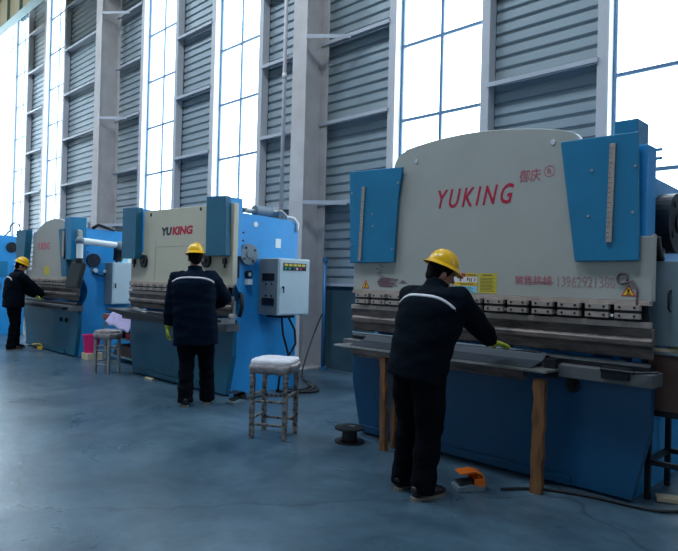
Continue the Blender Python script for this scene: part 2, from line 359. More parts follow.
# ---------------------------------------------------------------- press brakes
def side_profile(yf, yb, top, throat=(.9, 1.36, .14)):
    z0, z1, d = throat; r = .14; p = [(yf, 0), (yb, 0), (yb, top - r)]
    for k in range(1, 7): a = R(15 * k); p.append((yb - r + r * math.cos(a), top - r + r * math.sin(a)))
    p += [(yf, top + .03), (yf, z1)]
    for k in range(0, 7): a = R(90 + 30 * k); p.append((yf + d - .08 - .0 + (.08 if 0 < k < 6 else .08) * abs(math.sin(R(30 * k))) , z1 - (z1 - z0) * k / 6))
    p.append((yf, z0)); return p
def press_brake(x0, x1, label, body, bed_m, cover_m, side_m, top_pts, z_clamp=(1.19, 1.36), n_clamp=None, arc=True):
    xc = (x0 + x1) / 2
    t = thing('press_brake', label, 'press brake', (xc, 4.9, 0), 'press brakes in a row')
    yf = 4.33
    # bed front plate
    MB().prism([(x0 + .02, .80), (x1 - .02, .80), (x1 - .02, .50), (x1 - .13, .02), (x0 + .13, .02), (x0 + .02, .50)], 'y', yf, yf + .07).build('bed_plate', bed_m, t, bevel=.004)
    MB().box(x0 + .16, x1 - .55, yf - .022, yf - .001, .02, .085).build('toe_strip', bed_m, t, bevel=.003)
    for sx in (x0 + .15, x1 - .15):
        s = -1 if sx == x0 + .15 else 1
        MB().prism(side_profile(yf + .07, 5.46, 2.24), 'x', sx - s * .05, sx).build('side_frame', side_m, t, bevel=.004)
    MB().box(x0 + .21, x1 - .21, 5.32, 5.40, .1, 1.9).box(x0 + .21, x1 - .21, 4.7, 5.32, 1.86, 1.9).build('back_box', side_m, t)
    # ram
    MB().prism(top_pts, 'y', yf - .02, yf + .05).build('ram', body, t, bevel=.006)
    # bed ledge and die rail
    MB().box(x0 - .0, x1 + .03, yf - .13, yf + .07, .805, .895).build('bed_ledge', 'ledge_grey', t, bevel=.006)
    MB().prism([(yf - .03, .897), (yf + .07, .897), (yf + .07, .93), (yf + .045, .95), (yf - .005, .95), (yf - .03, .93)], 'x', x0 + .03, x1 - .02).build('die_rail', 'steel_dark', t, bevel=.003)
    # intermediate rail, clamps, punch
    MB().box(x0 + .02, x1 - .03, yf - .035, yf + .03, 1.335, 1.365).box(x0 + .02, x1 - .03, yf - .045, yf + .03, 1.185, 1.225).build('tool_rail', 'clamp', t, bevel=.003)
    MB().box(x0 + .04, x1 - .05, yf + .0, yf + .03, 1.226, 1.334).build('clamp_channel', 'steel_dark', t)
    n = n_clamp or 15; pit = (x1 - x0 - .14) / n; w = pit * .80
    for k in range(n):
        a = x0 + .08 + k * pit + pit * .1; m = MB()
        for zz in (1.245, 1.302):
            m.box(a, a + w, yf - .075, yf - .035, zz, zz + .036, 0)
            for bx in (a + w * .2, a + w * .8): m.cyl((bx, yf - .079, zz + .018), (bx, yf - .070, zz + .018), .0085, n=10, mi=1)
        m.box(a, a + w, yf - .055, yf - .0, 1.282, 1.301, 1)
        m.build('tool_clamp', ['clamp', 'black'], t)
        if k < n - 1 and k % 2: MB().cyl((a + w + pit * .1, yf - .062, 1.262), (a + w + pit * .1, yf - .03, 1.262), .011, n=10).build('clamp_screw', 'chrome', t)
    MB().prism([(yf - .04, 1.183), (yf + .02, 1.183), (yf + .02, 1.10), (yf + .005, .99), (yf - .005, .978), (yf - .012, .99), (yf - .015, 1.045), (yf - .045, 1.07), (yf - .045, 1.10), (yf - .028, 1.12)], 'x', x0 + .03, x1 - .01).build('punch', 'steel_brown', t, bevel=.002)
    return t
def warn_triangle(x, z, s, y, parent):
    t = MB().prism([(x - s / 2, z), (x + s / 2, z), (x, z + s * .87)], 'y', y - .002, y).build('warning_triangle', 'red', parent)
    q = s * .74; MB().prism([(x - q / 2, z + s * .07), (x + q / 2, z + s * .07), (x, z + s * .07 + q * .87)], 'y', y - .003, y - .0021).build('triangle_field', 'yellow_label2', t)
    m = MB(); m.prism([(x - .004, z + s * .22), (x + .004, z + s * .22), (x + .009, z + s * .5), (x - .009, z + s * .5)], 'y', y - .004, y - .0031).prism([(x - q * .25, z + s * .12), (x + q * .25, z + s * .12), (x + q * .2, z + s * .18), (x - q * .2, z + s * .18)], 'y', y - .004, y - .0031)
    m.build('triangle_symbol', 'black', t)
def arc_pts(xa, xb, za, zb, zm, n=12):
    """bulging top from (xa,za) over zm to (xb,zb)"""
    out = []
    for i in range(n + 1):
        t = i / n; x = xa + (xb - xa) * t; z = (1 - t) ** 2 * za + 2 * t * (1 - t) * (2 * zm - (za + zb) / 2) + t * t * zb; out.append((x, z))
    return out
def corner(xc, zc, r, a0, a1, n=6):
    return [(xc + r * math.cos(R(a0 + (a1 - a0) * i / n)), zc + r * math.sin(R(a0 + (a1 - a0) * i / n))) for i in range(n + 1)]
def round_cover(x, y, z, r, parent, d=.06, m='grey_cab_dark', name='round_cover', bolts=4):
    o = MB().cyl((x, y, z), (x + d, y, z), r, n=32).cyl((x + d, y, z), (x + d + .012, y, z), r * .35, n=20).build(name, m, parent, bevel=.004)
    for k in range(bolts):
        a = 2 * PI * k / bolts + .6; MB().cyl((x + d, y + math.cos(a) * r * .72, z + math.sin(a) * r * .72), (x + d + .01, y + math.cos(a) * r * .72, z + math.sin(a) * r * .72), r * .11, n=8).build('bolt', 'black', o)
    return o
def front_disc(x, z, r, parent, y=4.31):
    o = MB().cyl((x, y, z), (x, y - .035, z), r, n=28).build('locking_disc', 'steel_dark', parent, bevel=.004)
    MB().cyl((x, y - .035, z), (x, y - .05, z), r * .3, n=14).build('hub', 'black', o)
def sheet_cover(pts, y0, y1, m, parent, name='slide_cover', bevel=.006):
    return MB().prism(pts, 'y', y0, y1).build(name, m, parent, bevel=bevel)

# --- nearest machine
X0, X1 = -4.08, -1.33
top = [(X0 + .02, 1.365), (X1 - .02, 1.365), (X1 - .02, 1.80), (-1.62, 1.80), (-1.62, 2.40)] + [(-1.80, 2.49)] + corner(-1.97, 2.47, .12, 20, 75) + list(reversed(arc_pts(-3.45, -2.02, 2.65, 2.61, 2.70))) + corner(-3.42, 2.47, .17, 105, 175) + [(-3.66, 2.3), (-3.66, 1.80), (X0 + .02, 1.80)]
b1 = press_brake(X0, X1, 'large cream and blue press brake nearest the camera, its phone number across the ram', 'cream', 'blue_shaded', 'blue', 'blue_lit', top, n_clamp=13)
sheet_cover([(-4.115, 2.515), (-3.455, 2.49), (-3.50, 2.2), (-3.53, 1.63), (-4.08, 1.625)], 4.27, 4.295, 'blue', b1)
sheet_cover([(-1.985, 2.505), (-1.445, 2.50), (-1.425, 1.635), (-1.86, 1.63)], 4.27, 4.295, 'blue', b1)
MB().box(-4.0, -3.6, 4.33, 4.7, 1.75, 2.45).build('cylinder_housing', 'blue', b1, bevel=.006)
MB().box(-1.66, -1.5, 4.42, 4.64, 1.75, 2.63).build('cylinder_housing', 'blue', b1, bevel=.006)
MB().box(-1.5, -1.40, 4.33, 4.50, 1.77, 2.42).build('guide_block', 'blue_lit', b1, bevel=.006)
for x, z in ((-1.49, 2.42), (-1.49, 2.36)): MB().cyl((-1.5, 4.55, z), (-1.38, 4.55, z), .012, n=8).cyl((-1.46, 4.55, z), (-1.45, 4.55, z), .028, n=6).build('bolt', 'chrome', b1)
def scale_strip(x0, z0, x1, z1, w=.035):
    m = MB().prism([(x0 - w / 2, z0), (x0 + w / 2, z0), (x1 + w / 2, z1), (x1 - w / 2, z1)], 'y', 4.256, 4.269)
    o = m.build('scale_strip', 'clamp', b1, bevel=.002)
    for i in range(1, 20):
        t = i / 20; x = x0 + (x1 - x0) * t; z = z0 + (z1 - z0) * t; MB().box(x - w / 2 + .003, x - w / 2 + (.018 if i % 4 else .028), 4.2545, 4.2559, z, z + .003).build('tick_mark', 'black', o)
scale_strip(-3.945, 1.645, -3.915, 2.35); scale_strip(-1.62, 1.76, -1.607, 2.44, .04)
for x, z in ((-3.80, 2.08), (-3.79, 1.97), (-1.75, 2.27), (-1.77, 1.95), (-1.46, 2.27), (-1.47, 1.96), (-4.07, 2.3), (-4.06, 1.8), (-3.50, 2.35), (-3.55, 1.75)):
    MB().cyl((x, 4.27, z), (x, 4.264, z), .009, n=8).build('screw', 'clamp', b1)
for x, z in ((-3.33, 2.53), (-2.06, 2.52)):
    MB().cyl((x, 4.31, z), (x, 4.305, z), .020, n=16).build('lifting_hole', 'chrome', b1)
YT = 4.31
text('lettering', 'YUKING', -3.085, YT, 2.09, .16, .715, 'red', b1, shear=.30, bold=.014, space=1.35)
text('lettering', '御庆', -2.325, YT, 2.245, .095, .175, 'red_faded', b1, shear=.1)
text('lettering', 'R', -2.098, YT, 2.288, .04, .032, 'red_faded', b1)
m = MB(); c = (-2.082, 2.308)
for k in range(28):
    a0, a1 = 2 * PI * k / 28, 2 * PI * (k + 1) / 28
    m.add([(c[0] + r * math.cos(a), YT - .002, c[1] + r * math.sin(a)) for a in (a0, a1) for r in (.038, .043)], [(0, 1, 3, 2)])
m.build('ring_mark', 'red_faded', b1)
text('lettering', '销售热线', -2.345, YT, 1.455, .072, .30, 'red_faded', b1)
text('lettering', '13962921388', -2.00, YT, 1.448, .078, .41, 'red_ghost', b1, bold=-.004)
m = MB(); m.box(-2.27, -2.03, YT - .0022, YT - .0005, 1.474, 1.477); m.build('scratch_line', 'smear', b1)
warn_triangle(-1.50, 1.395, .095, YT, b1); warn_triangle(-3.90, 1.385, .095, YT, b1)
# smears of paint left of the worker
m = MB(); random.seed(3)
for k in range(15):
    z = 1.40 + k * .006; a = -3.77 + abs(k - 7) * .006 + random.uniform(0, .02); b = -3.50 - random.uniform(0, .12); m.box(a, b, YT - .0012 - k * .00004, YT - .0004, z, z + .0072)
for k in range(7):
    z = 1.50 + k * .017; x = -3.72 + random.uniform(-.03, .03); m.box(x - .03, x + random.uniform(.0, .035), YT - .0012, YT - .0004, z, z + .007)
for k in range(4): m.box(-3.45 - .012 * (4 - k), -3.45 + .012 * (4 - k), YT - .0012, YT - .0004, 1.44 + k * .008, 1.445 + k * .008)
m.build('paint_smear', 'smear', b1)
# instruction label
lab = MB().box(-2.905, -2.68 + .0, YT - .0015, YT, 1.38, 1.54).build('instruction_label', 'white', b1)
MB().box(-2.905, -2.68, YT - .0022, YT - .0016, 1.51, 1.54).box(-2.905, -2.68, YT - .0022, YT - .0016, 1.435, 1.465).build('label_band', 'yellow_label2', lab)
MB().box(-2.88, -2.79, YT - .0028, YT - .0023, 1.512, 1.538).box(-2.845, -2.83, YT - .0022, YT - .0016, 1.472, 1.50).box(-2.87, -2.82, YT - .0022, YT - .0016, 1.495, 1.503).box(-2.775, -2.76, YT - .0022, YT - .0016, 1.48, 1.503).prism([(-2.715, 1.47), (-2.70, 1.486), (-2.715, 1.502), (-2.705, 1.502), (-2.69, 1.486), (-2.705, 1.47)], 'y', YT - .0022, YT - .0016).build('label_pictogram', 'red', lab)
MB().box(-2.905, -2.68, YT - .0022, YT - .0016, 1.38, 1.434).build('label_field', 'label_blue', lab)
m = MB()
for k in range(4): m.box(-2.89, -2.71 - .02 * (k % 2), YT - .0026, YT - .0023, 1.388 + k * .011, 1.391 + k * .011)
for k in range(2): m.box(-2.84, -2.71, YT - .0027, YT - .0023, 1.443 + k * .009, 1.446 + k * .009)
m.box(-2.78, -2.69, YT - .0027, YT - .0023, 1.522, 1.529).box(-2.752, -2.745, YT - .0022, YT - .0016, 1.468, 1.50).box(-2.735, -2.728, YT - .0022, YT - .0016, 1.468, 1.50); m.build('label_print', 'navy_ink', lab)
lab2 = MB().box(-2.665, -2.50, YT - .0015, YT, 1.38, 1.54).build('yellow_label', 'yellow_label', b1)
m = MB(); m.box(-2.63, -2.54, YT - .0022, YT - .0016, 1.522, 1.529)
for k in range(10): m.box(-2.65, -2.52 - .012 * (k % 3), YT - .0022, YT - .0016, 1.395 + k * .0115, 1.398 + k * .0115)
m.build('label_print', 'navy_ink', lab2)
# hooked cable above right triangle
pts = [(-1.505 + .035 * math.cos(R(a)) - .035, YT - .008, 1.515 + .035 * math.sin(R(a))) for a in range(-30, 330, 30)] + [(-1.47, YT - .01, 1.50), (-1.44, YT - .01, 1.44), (-1.44, YT - .02, 1.31)]
MB().tube([Vector(p) + Vector((.0, 0, 0)) for p in pts], .007, 8).build('cable_hook', 'smear', b1, smooth=True)
# hand wheel on bed, adjusting knob and blocks
MB().lathe([(.001, 0), (.045, 0), (.052, .006), (.052, .02), (.045, .026), (.02, .022), (.018, .04), (.001, .04)], n=24).xf(Matrix.Translation((-1.875, 4.33, .74)) @ Matrix.Rotation(R(90), 4, 'X')).build('adjusting_knob', 'black', b1, smooth=False)
MB().box(-1.62, -1.44, 4.17, 4.25, .84, .92).cyl((-1.62, 4.16, .90), (-1.40, 4.16, .90), .014, n=10).cyl((-1.40, 4.16, .90), (-1.27, 4.2, .915), .010, n=8).build('stop_clamp', 'steel_dark', b1, bevel=.004)
MB().box(-2.02, -1.93, 4.15, 4.25, .80, .93).build('support_bracket', 'steel_dark', b1, bevel=.004)
# rear parts seen in the gap and on the right side
for x in (-3.4, -2.8, -1.95, -1.75): MB().cyl((x, 4.9, .93), (x + .14, 4.9, .93), .035, n=12).build('back_gauge_finger', 'blue', b1)
MB().box(-3.9, -1.55, 4.95, 5.02, .92, 1.0).build('back_gauge_bar', 'blue_lit', b1)
round_cover(-1.48, 4.88, 1.93, .22, b1, d=.12, m='steel_dark')
MB().tube([(-1.40, 4.62, 1.72), (-1.38, 4.55, 1.66), (-1.38, 4.5, 1.70), (-1.38, 4.46, 1.80)], .03, 12).build('elbow_pipe', 'steel_dark', b1, smooth=True)
MB().cyl((-1.48, 4.45, 1.77), (-1.38, 4.45, 1.77), .055, n=24).build('pressure_gauge', 'clamp', b1, bevel=.003)
MB().cyl((-1.39, 4.44, 1.72), (-1.39, 4.44, 1.55), .014, n=8).build('gauge_stem', 'chrome', b1)
MB().cyl((-1.44, 4.46, 1.88), (-1.44, 4.46, 1.96), .03, n=12).build('oil_cup', 'chrome', b1)
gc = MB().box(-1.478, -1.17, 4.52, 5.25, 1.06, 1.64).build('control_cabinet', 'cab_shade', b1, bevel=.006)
MB().tube([(-1.30, 4.52, 1.3), (-1.30, 4.48, 1.32), (-1.30, 4.48, 1.42), (-1.30, 4.52, 1.44)], .008, 8).build('handle', 'black', gc, smooth=True)
MB().box(-1.47, -1.44, 4.42, 4.46, 1.05, 1.66).build('conduit_channel', 'blue_lit', b1)

# --- middle machine
X0, X1 = -8.70, -6.05
top = [(X0 + .03, 1.365), (X1 - .02, 1.365), (X1 - .02, 1.80), (X1 - .02, 2.36), (X0 + .40, 2.395), (X0 + .40, 1.80), (X0 + .03, 1.80)]
b2 = press_brake(X0, X1, 'cream and blue press brake in the middle, grey switch box on its side', 'cream2', 'blue_teal', 'blue', 'blue_lit', top, n_clamp=13)
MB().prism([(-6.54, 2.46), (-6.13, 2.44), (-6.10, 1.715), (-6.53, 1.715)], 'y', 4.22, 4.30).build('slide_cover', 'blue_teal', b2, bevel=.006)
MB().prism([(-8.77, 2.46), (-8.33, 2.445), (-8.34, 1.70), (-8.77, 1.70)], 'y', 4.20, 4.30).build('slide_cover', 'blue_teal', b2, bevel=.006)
MB().box(-6.48, -6.13, 4.3, 4.48, 1.72, 2.43).build('cylinder_housing', 'blue_lit', b2, bevel=.006)
MB().box(-8.72, -8.36, 4.3, 4.46, 1.72, 2.43).build('cylinder_housing', 'blue_lit', b2, bevel=.006)
text('lettering', 'YU', -7.79, YT, 2.015, .115, .28, 'navy_ink', b2, shear=.12, bold=.05)
text('lettering', 'KING', -7.50, YT, 2.015, .115, .52, 'red', b2, shear=.12, bold=.05)
MB().box(-7.95, -7.94, YT - .004, YT, 1.38, 1.95).box(-7.9, -6.6, YT - .002, YT, 1.86, 1.866).build('seam', 'cream3', b2)
for x in (-8.10, -6.80): MB().cyl((x, YT, 2.33), (x, YT - .004, 2.33), .022, n=14).build('lifting_hole', 'black', b2)
front_disc(-8.25, 1.66, .095, b2); front_disc(-6.62, 1.67, .10, b2)
for x in (-8.55, -6.22): MB().box(x - .03, x + .03, YT - .03, YT, 1.62, 1.69).cyl((x, YT - .015, 1.62), (x, YT - .015, 1.57), .012, n=8).build('limit_switch', 'black', b2)
sx = X1 - .15
round_cover(sx, 4.62, 1.75, .135, b2, d=.05)
front = MB().cyl((sx, 4.63, 1.50), (sx + .05, 4.63, 1.50), .05, n=20).build('oil_port', 'black', b2, bevel=.003)
MB().cyl((sx + .05, 4.63, 1.50), (sx + .055, 4.63, 1.50), .025, n=14).build('port_cap', 'grey_cab', front)
MB().box(sx, sx + .06, 4.59, 4.67, 1.37, 1.44).build('junction_box', 'white', b2, bevel=.004)
MB().box(sx, sx + .004, 5.07, 5.16, 1.86, 1.98).build('name_plate', 'white', b2)
MB().cyl((sx - .002, 4.74, 2.14), (sx + .004, 4.74, 2.14), .035, n=16).build('lifting_hole', 'white', b2)
for z in (2.02, 1.92): MB().cyl((sx, 4.55, z), (sx + .008, 4.55, z), .012, n=8).build('screw', 'black', b2)
MB().tube([(sx + .02, 4.47, 1.78), (sx + .03, 4.47, 1.6), (sx + .03, 4.47, 1.45)], .012, 8).build('guide_rod', 'black', b2)
MB().box(sx, sx + .05, 4.44, 4.50, 1.72, 1.80).build('bracket', 'black', b2, bevel=.004)
MB().tube([(-6.05, 4.42, 1.22), (-6.02, 4.40, 1.26), (-5.99, 4.40, 1.24), (-5.98, 4.40, 1.1), (-6.0, 4.38, .98)], .025, 10).build('air_hose', 'black', b2, smooth=True)
MB().cyl((-6.04, 4.33, 1.0), (-6.04, 4.33, 1.17), .02, n=10).cyl((-6.07, 4.30, .99), (-5.98, 4.30, .99), .03, n=12).box(-6.15, -6.0, 4.22, 4.32, .90, .96).build('end_stop', 'steel', b2)
# switch box on the side
cbx = MB().box(sx + .03, -5.80, 4.80, 5.32, 1.0, 1.71).build('control_cabinet', 'grey_cab', b2, bevel=.006)
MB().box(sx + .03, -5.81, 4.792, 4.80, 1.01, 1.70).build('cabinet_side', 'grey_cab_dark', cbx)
MB().box(-5.802, -5.788, 4.815, 5.305, 1.015, 1.695).build('door', 'grey_cab', cbx, bevel=.003)
MB().box(-5.79, -5.784, 4.87, 5.25, 1.56, 1.655).build('switch_panel', 'navy_ink', cbx)
for k in range(5): MB().box(-5.784, -5.780, 4.885 + k * .072, 4.94 + k * .072, 1.615, 1.645).build('indicator', 'yellow_label', cbx)
for k, c in enumerate(('green_lamp', 'green_lamp', 'black', 'grey_cab', 'red', 'black')): MB().cyl((-5.784, 4.90 + k * .062, 1.585), (-5.770, 4.90 + k * .062, 1.585), .015, n=12).build('push_button', c, cbx)
MB().cyl((-5.788, 4.87, 1.35), (-5.77, 4.87, 1.35), .014, n=10).box(-5.772, -5.765, 4.862, 4.878, 1.28, 1.36).build('handle', 'black', cbx)
for z in (1.43, 1.12): MB().box(sx + .10, -5.86, 4.785, 4.792, z, z + .09).build('vent_grille', 'black', cbx)
for x in (-5.91, -6.02):
    for z in (1.39, 1.24): MB().cyl((x, 4.792, z), (x, 4.782, z), .012, n=8).build('cable_gland', 'black', cbx)
MB().box(sx + .01, -5.88, 4.95, 5.15, .96, 1.0).build('cable_outlet', 'black', cbx)
MB().tube([(-5.95, 5.0, .96), (-5.94, 5.02, .75), (-5.92, 5.1, .5), (-5.93, 5.12, .3), (-5.95, 5.12, .04), (-5.9, 5.3, .02)], .014, 8).build('cable', 'rubber', b2, smooth=True)
MB().tube([(-5.93, 5.1, .96), (-5.92, 5.2, .8), (-5.92, 5.22, .62), (-5.93, 5.1, .45), (-5.94, 4.98, .2), (-5.94, 4.96, .03)], .014, 8).build('cable', 'rubber', b2, smooth=True)
# motor and pipework on top of the side frame
MB().cyl((-6.4, 4.86, 2.34), (-6.4, 5.15, 2.34), .075, n=20).build('motor', 'grey_cab_dark', b2, bevel=.01)
MB().cyl((-6.4, 4.72, 2.33), (-6.4, 4.86, 2.33), .035, n=14).build('valve_body', 'steel', b2)
MB().tube([(-6.35, 5.12, 2.33), (-6.32, 5.25, 2.36), (-6.3, 5.32, 2.3), (-6.3, 5.34, 2.2)], .028, 12).build('elbow_pipe', 'steel', b2, smooth=True)
MB().tube([(-6.23, 5.30, 2.28), (-6.20, 5.38, 2.27), (-6.19, 5.44, 2.2), (-6.19, 5.43, 2.10)], .022, 10).build('hose', 'white', b2, smooth=True)
MB().cyl((sx, 4.50, 2.30), (sx + .05, 4.50, 2.30), .03, n=10).build('bolt', 'black', b2)
# sloping black support shelf left and a paper note on the floor side
MB().prism([(-8.85, .955), (-6.8, .905), (-6.8, .86), (-8.2, .86), (-8.85, .935)], 'y', 4.02, 4.30).build('front_shelf', 'steel_dark', b2, bevel=.003)

# --- far machine
X0, X1 = -13.25, -10.60
top = [(X0 + .05, 1.32), (X1 - .04, 1.32), (X1 - .04, 2.2)] + list(reversed(arc_pts(-12.75, -11.0, 2.24, 2.31, 2.47))) + [(-12.80, 2.2), (-12.9, 1.5), (X0 + .05, 1.5)]
b3 = press_brake(X0, X1, 'farther press brake with arched top and white tube arm holding a black screen', 'cream3', 'blue_teal', 'blue', 'blue_lit', top, n_clamp=15)
MB().prism([(-13.45, 2.31), (-12.85, 2.30), (-12.98, 1.55), (-13.40, 1.55)], 'y', 4.18, 4.30).build('slide_cover', 'blue_teal', b3, bevel=.006)
MB().prism([(-11.32, 2.25), (-11.0, 2.25), (-10.9, 1.40), (-11.12, 1.40)], 'y', 4.22, 4.30).build('slide_cover', 'blue_teal', b3, bevel=.006)
MB().box(-11.05, -10.72, 4.22, 4.48, 1.70, 2.44).build('cylinder_housing', 'blue', b3, bevel=.006)
MB().box(-11.09, -11.02, 4.205, 4.219, 1.75, 2.2).build('scale_strip', 'clamp', b3)
text('lettering', 'YUKING', -12.60, YT, 1.90, .14, .66, 'red_faded', b3, shear=.1, bold=.02)
lab = MB().box(-12.2, -11.95, YT - .002, YT, 1.42, 1.58).build('yellow_label', 'yellow_label', b3)
sx = X1 - .15
round_cover(sx, 4.62, 1.70, .12, b3, d=.05, m='navy_ink')
for y, z in ((4.85, 1.52), (5.05, 1.50)): MB().cyl((sx, y - .2, z), (sx + .07, y - .2, z), .04, n=14).build('oil_port', 'white', b3, bevel=.003)
MB().tube([(sx + .05, 4.6, 1.5), (sx + .06, 4.7, 1.44), (sx + .06, 4.78, 1.42), (sx + .06, 4.86, 1.5)], .016, 8).build('hose', 'black', b3, smooth=True)
for z in (1.95, 1.85): MB().cyl((sx, 4.52, z), (sx + .008, 4.52, z), .012, n=8).build('screw', 'black', b3)
MB().tube([(-10.75, 4.6, 2.27), (-10.75, 4.7, 2.34), (-10.75, 4.85, 2.3), (-10.75, 5.0, 2.27)], .03, 10).build('hydraulic_pipe', 'steel_dark', b3, smooth=True)
MB().cyl((-10.78, 4.56, 2.26), (-10.78, 4.56, 2.36), .035, n=12).build('valve_body', 'steel', b3)
cb3 = MB().box(sx + .02, -10.42, 4.84, 5.35, .93, 1.67).build('control_cabinet', 'grey_cab', b3, bevel=.006)
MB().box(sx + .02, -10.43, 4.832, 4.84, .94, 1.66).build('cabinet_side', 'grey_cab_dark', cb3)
MB().box(-10.421, -10.409, 4.86, 5.33, .945, 1.655).build('door', 'grey_cab', cb3, bevel=.003)
MB().box(-10.409, -10.395, 4.88, 4.90, 1.22, 1.30).build('handle', 'black', cb3)
sh = MB().box(sx, sx + .004, 5.16, 5.38, 1.68, 2.0).build('instruction_label', 'white', b3)
MB().box(sx + .004, sx + .006, 5.17, 5.37, 1.95, 1.99).build('label_band', 'red_faded', sh)
MB().box(sx + .004, sx + .006, 5.17, 5.37, 1.82, 1.85).build('label_band', 'yellow_label2', sh)
MB().box(sx + .004, sx + .006, 5.17, 5.27, 1.69, 1.81).build('label_field', 'label_blue', sh)
# tube arm
arm = MB().cyl((-10.5, 4.33, 2.02), (-10.5, 4.95, 1.98), .055, n=20).build('tube_arm', 'white', b3, smooth=False)
MB().ell((-10.5, 4.28, 2.02), .075, .075, .075).build('elbow_joint', 'grey_cab_dark', arm, smooth=True)
MB().ell((-10.5, 4.98, 1.97), .08, .08, .09).build('elbow_joint', 'grey_cab_dark', arm, smooth=True)
MB().cyl((-10.5, 4.28, 1.98), (-10.5, 4.28, 1.70), .055, n=20).build('drop_tube', 'white', arm)
MB().cyl((-10.5, 4.28, 1.72), (-10.5, 4.28, 1.64), .065, n=16).build('swivel', 'steel_dark', arm)
MB().cyl((-10.5, 4.99, 1.92), (-10.58, 5.0, 1.72), .10, .08, n=20).build('wall_joint', 'steel_dark', arm)
MB().cyl((-10.62, 5.0, 1.75), (-10.62, 5.0, 1.6), .02, n=10).build('cable_sleeve', 'steel_dark', arm)
mo = MB().box(-.20, .20, -.035, .035, -.22, .22).xf(Matrix.Translation((-10.50, 4.22, 1.42)) @ Matrix.Rotation(R(8), 4, 'Z') @ Matrix.Rotation(R(-14), 4, 'X')).build('screen_box', 'black', arm, bevel=.01)
MB().box(-.17, .17, -.038, -.0355, -.17, .19).xf(Matrix.Translation((-10.50, 4.22, 1.42)) @ Matrix.Rotation(R(8), 4, 'Z') @ Matrix.Rotation(R(-14), 4, 'X')).build('screen', 'screen', mo)
MB().box(-12.6, -10.75, 4.10, 4.30, .83, .87).build('front_shelf', 'steel_dark', b3, bevel=.003)
MB().cyl((-11.35, 4.33, .62), (-11.35, 4.30, .62), .04, n=16).build('adjusting_knob', 'black', b3)
MB().cyl((-11.1, 4.33, .62), (-11.1, 4.30, .62), .04, n=16).build('adjusting_knob', 'black', b3)

# --- machine at the left edge, only its side in view
t = thing('press_brake', 'bright blue press brake side at the left edge behind the farthest worker', 'press brake', (-16.7, 4.9, 0), 'press brakes in a row')
MB().prism(side_profile(4.40, 5.0, 2.28, (.9, 1.3, .12)), 'x', -15.45, -15.40).build('side_frame', 'blue_lit', t, bevel=.004)
MB().prism(side_profile(4.40, 5.0, 2.28, (.9, 1.3, .12)), 'x', -18.0, -17.95).build('side_frame', 'blue_lit', t, bevel=.004)
MB().box(-18.05, -15.35, 4.30, 4.38, .02, .82).build('bed_plate', 'blue_shaded', t, bevel=.004)
MB().box(-17.9, -15.5, 4.30, 4.37, 1.3, 2.4).build('ram', 'cream3', t, bevel=.004)
MB().box(-17.95, -15.45, 4.92, 4.99, .2, 1.9).build('back_box', 'blue_lit', t)
MB().box(-18.05, -15.35, 4.26, 4.36, 1.12, 1.3).build('tool_rail', 'steel_brown', t)
round_cover(-15.40, 4.70, 2.03, .12, t, d=.04, m='steel_dark')
MB().tube([(-15.5, 4.55, 2.28)] + [(-15.45, 4.78 + .11 * math.cos(R(a)), 2.47 + .14 * math.sin(R(a))) for a in range(200, -30, -20)] + [(-15.45, 4.88, 2.28)], .016, 8).build('hose', 'black', t, smooth=True)
MB().cyl((-15.5, 4.95, 2.33), (-15.5, 5.12, 2.33), .05, n=14).build('motor', 'steel_dark', t)
for y, z in ((4.80, 1.62), (4.80, 1.52)): MB().cyl((-15.4, y, z), (-15.3, y, z), .04, n=14).build('oil_port', 'white', t)
MB().box(-15.4, -15.37, 4.42, 4.62, 1.35, 1.7).build('access_plate', 'blue', t)


# ---------------------------------------------------------------- people
def remesh(mb, name, m, parent, voxel, smooth_it=3, wr=None, stripe=None, factor=.5):
    """join overlapping lofts into one continuous skin"""
    me = bpy.data.meshes.new('tmp'); me.from_pydata([tuple(v) for v in mb.v], [], mb.f)
    bm = bmesh.new(); bm.from_mesh(me); bmesh.ops.recalc_face_normals(bm, faces=bm.faces); bm.to_mesh(me); bm.free()
    o = bpy.data.objects.new('tmp', me); COL.objects.link(o)
    r = o.modifiers.new('r', 'REMESH'); r.mode = 'VOXEL'; r.voxel_size = voxel
    s = o.modifiers.new('s', 'SMOOTH'); s.factor = factor; s.iterations = smooth_it
    dg = bpy.context.evaluated_depsgraph_get(); dg.update()
    out = bpy.data.meshes.new_from_object(o.evaluated_get(dg)); bpy.data.objects.remove(o); bpy.data.meshes.remove(me)
    if wr:
        ns = [v.normal.copy() for v in out.vertices]
        for v, n in zip(out.vertices, ns): v.co += n * wr(v.co)
    out.name = name; out.materials.clear(); out.materials.append(MATS[m])
    out.polygons.foreach_set('use_smooth', [True] * len(out.polygons))
    ob = bpy.data.objects.new(name, out); COL.objects.link(ob); ob.parent = parent
    return ob
def ering(c, d, u, a, b, n=20, p=2.3):
    """elliptic ring about c, normal d, half width a along u, half depth b"""
    c = Vector(c); d = Vector(d).normalized(); u = Vector(u); u = (u - d * u.dot(d)).normalized(); w = d.cross(u); out = []
    for k in range(n):
        t = 2 * PI * k / n; cs, sn = math.cos(t), math.sin(t)
        out.append(c + u * a * math.copysign(abs(cs) ** (2 / p), cs) + w * b * math.copysign(abs(sn) ** (2 / p), sn))
    return out
def loft(mb, pts, u, dims, n=20, p=2.3):
    rs = []
    for i, c in enumerate(pts):
        d = Vector(pts[min(i + 1, len(pts) - 1)]) - Vector(pts[max(i - 1, 0)]); rs.append(ering(c, d, u, dims[i][0], dims[i][1], n, p))
    mb.rings(rs)
def limb(mb, pts, rs, n=14):
    P = []; Q = []
    for i in range(len(pts) - 1):
        for k in range(4):
            t = k / 4; P.append(Vector(pts[i]).lerp(Vector(pts[i + 1]), t)); Q.append(rs[i] * (1 - t) + rs[i + 1] * t)
    P.append(Vector(pts[-1])); Q.append(rs[-1]); mb.tube(P, Q, n)
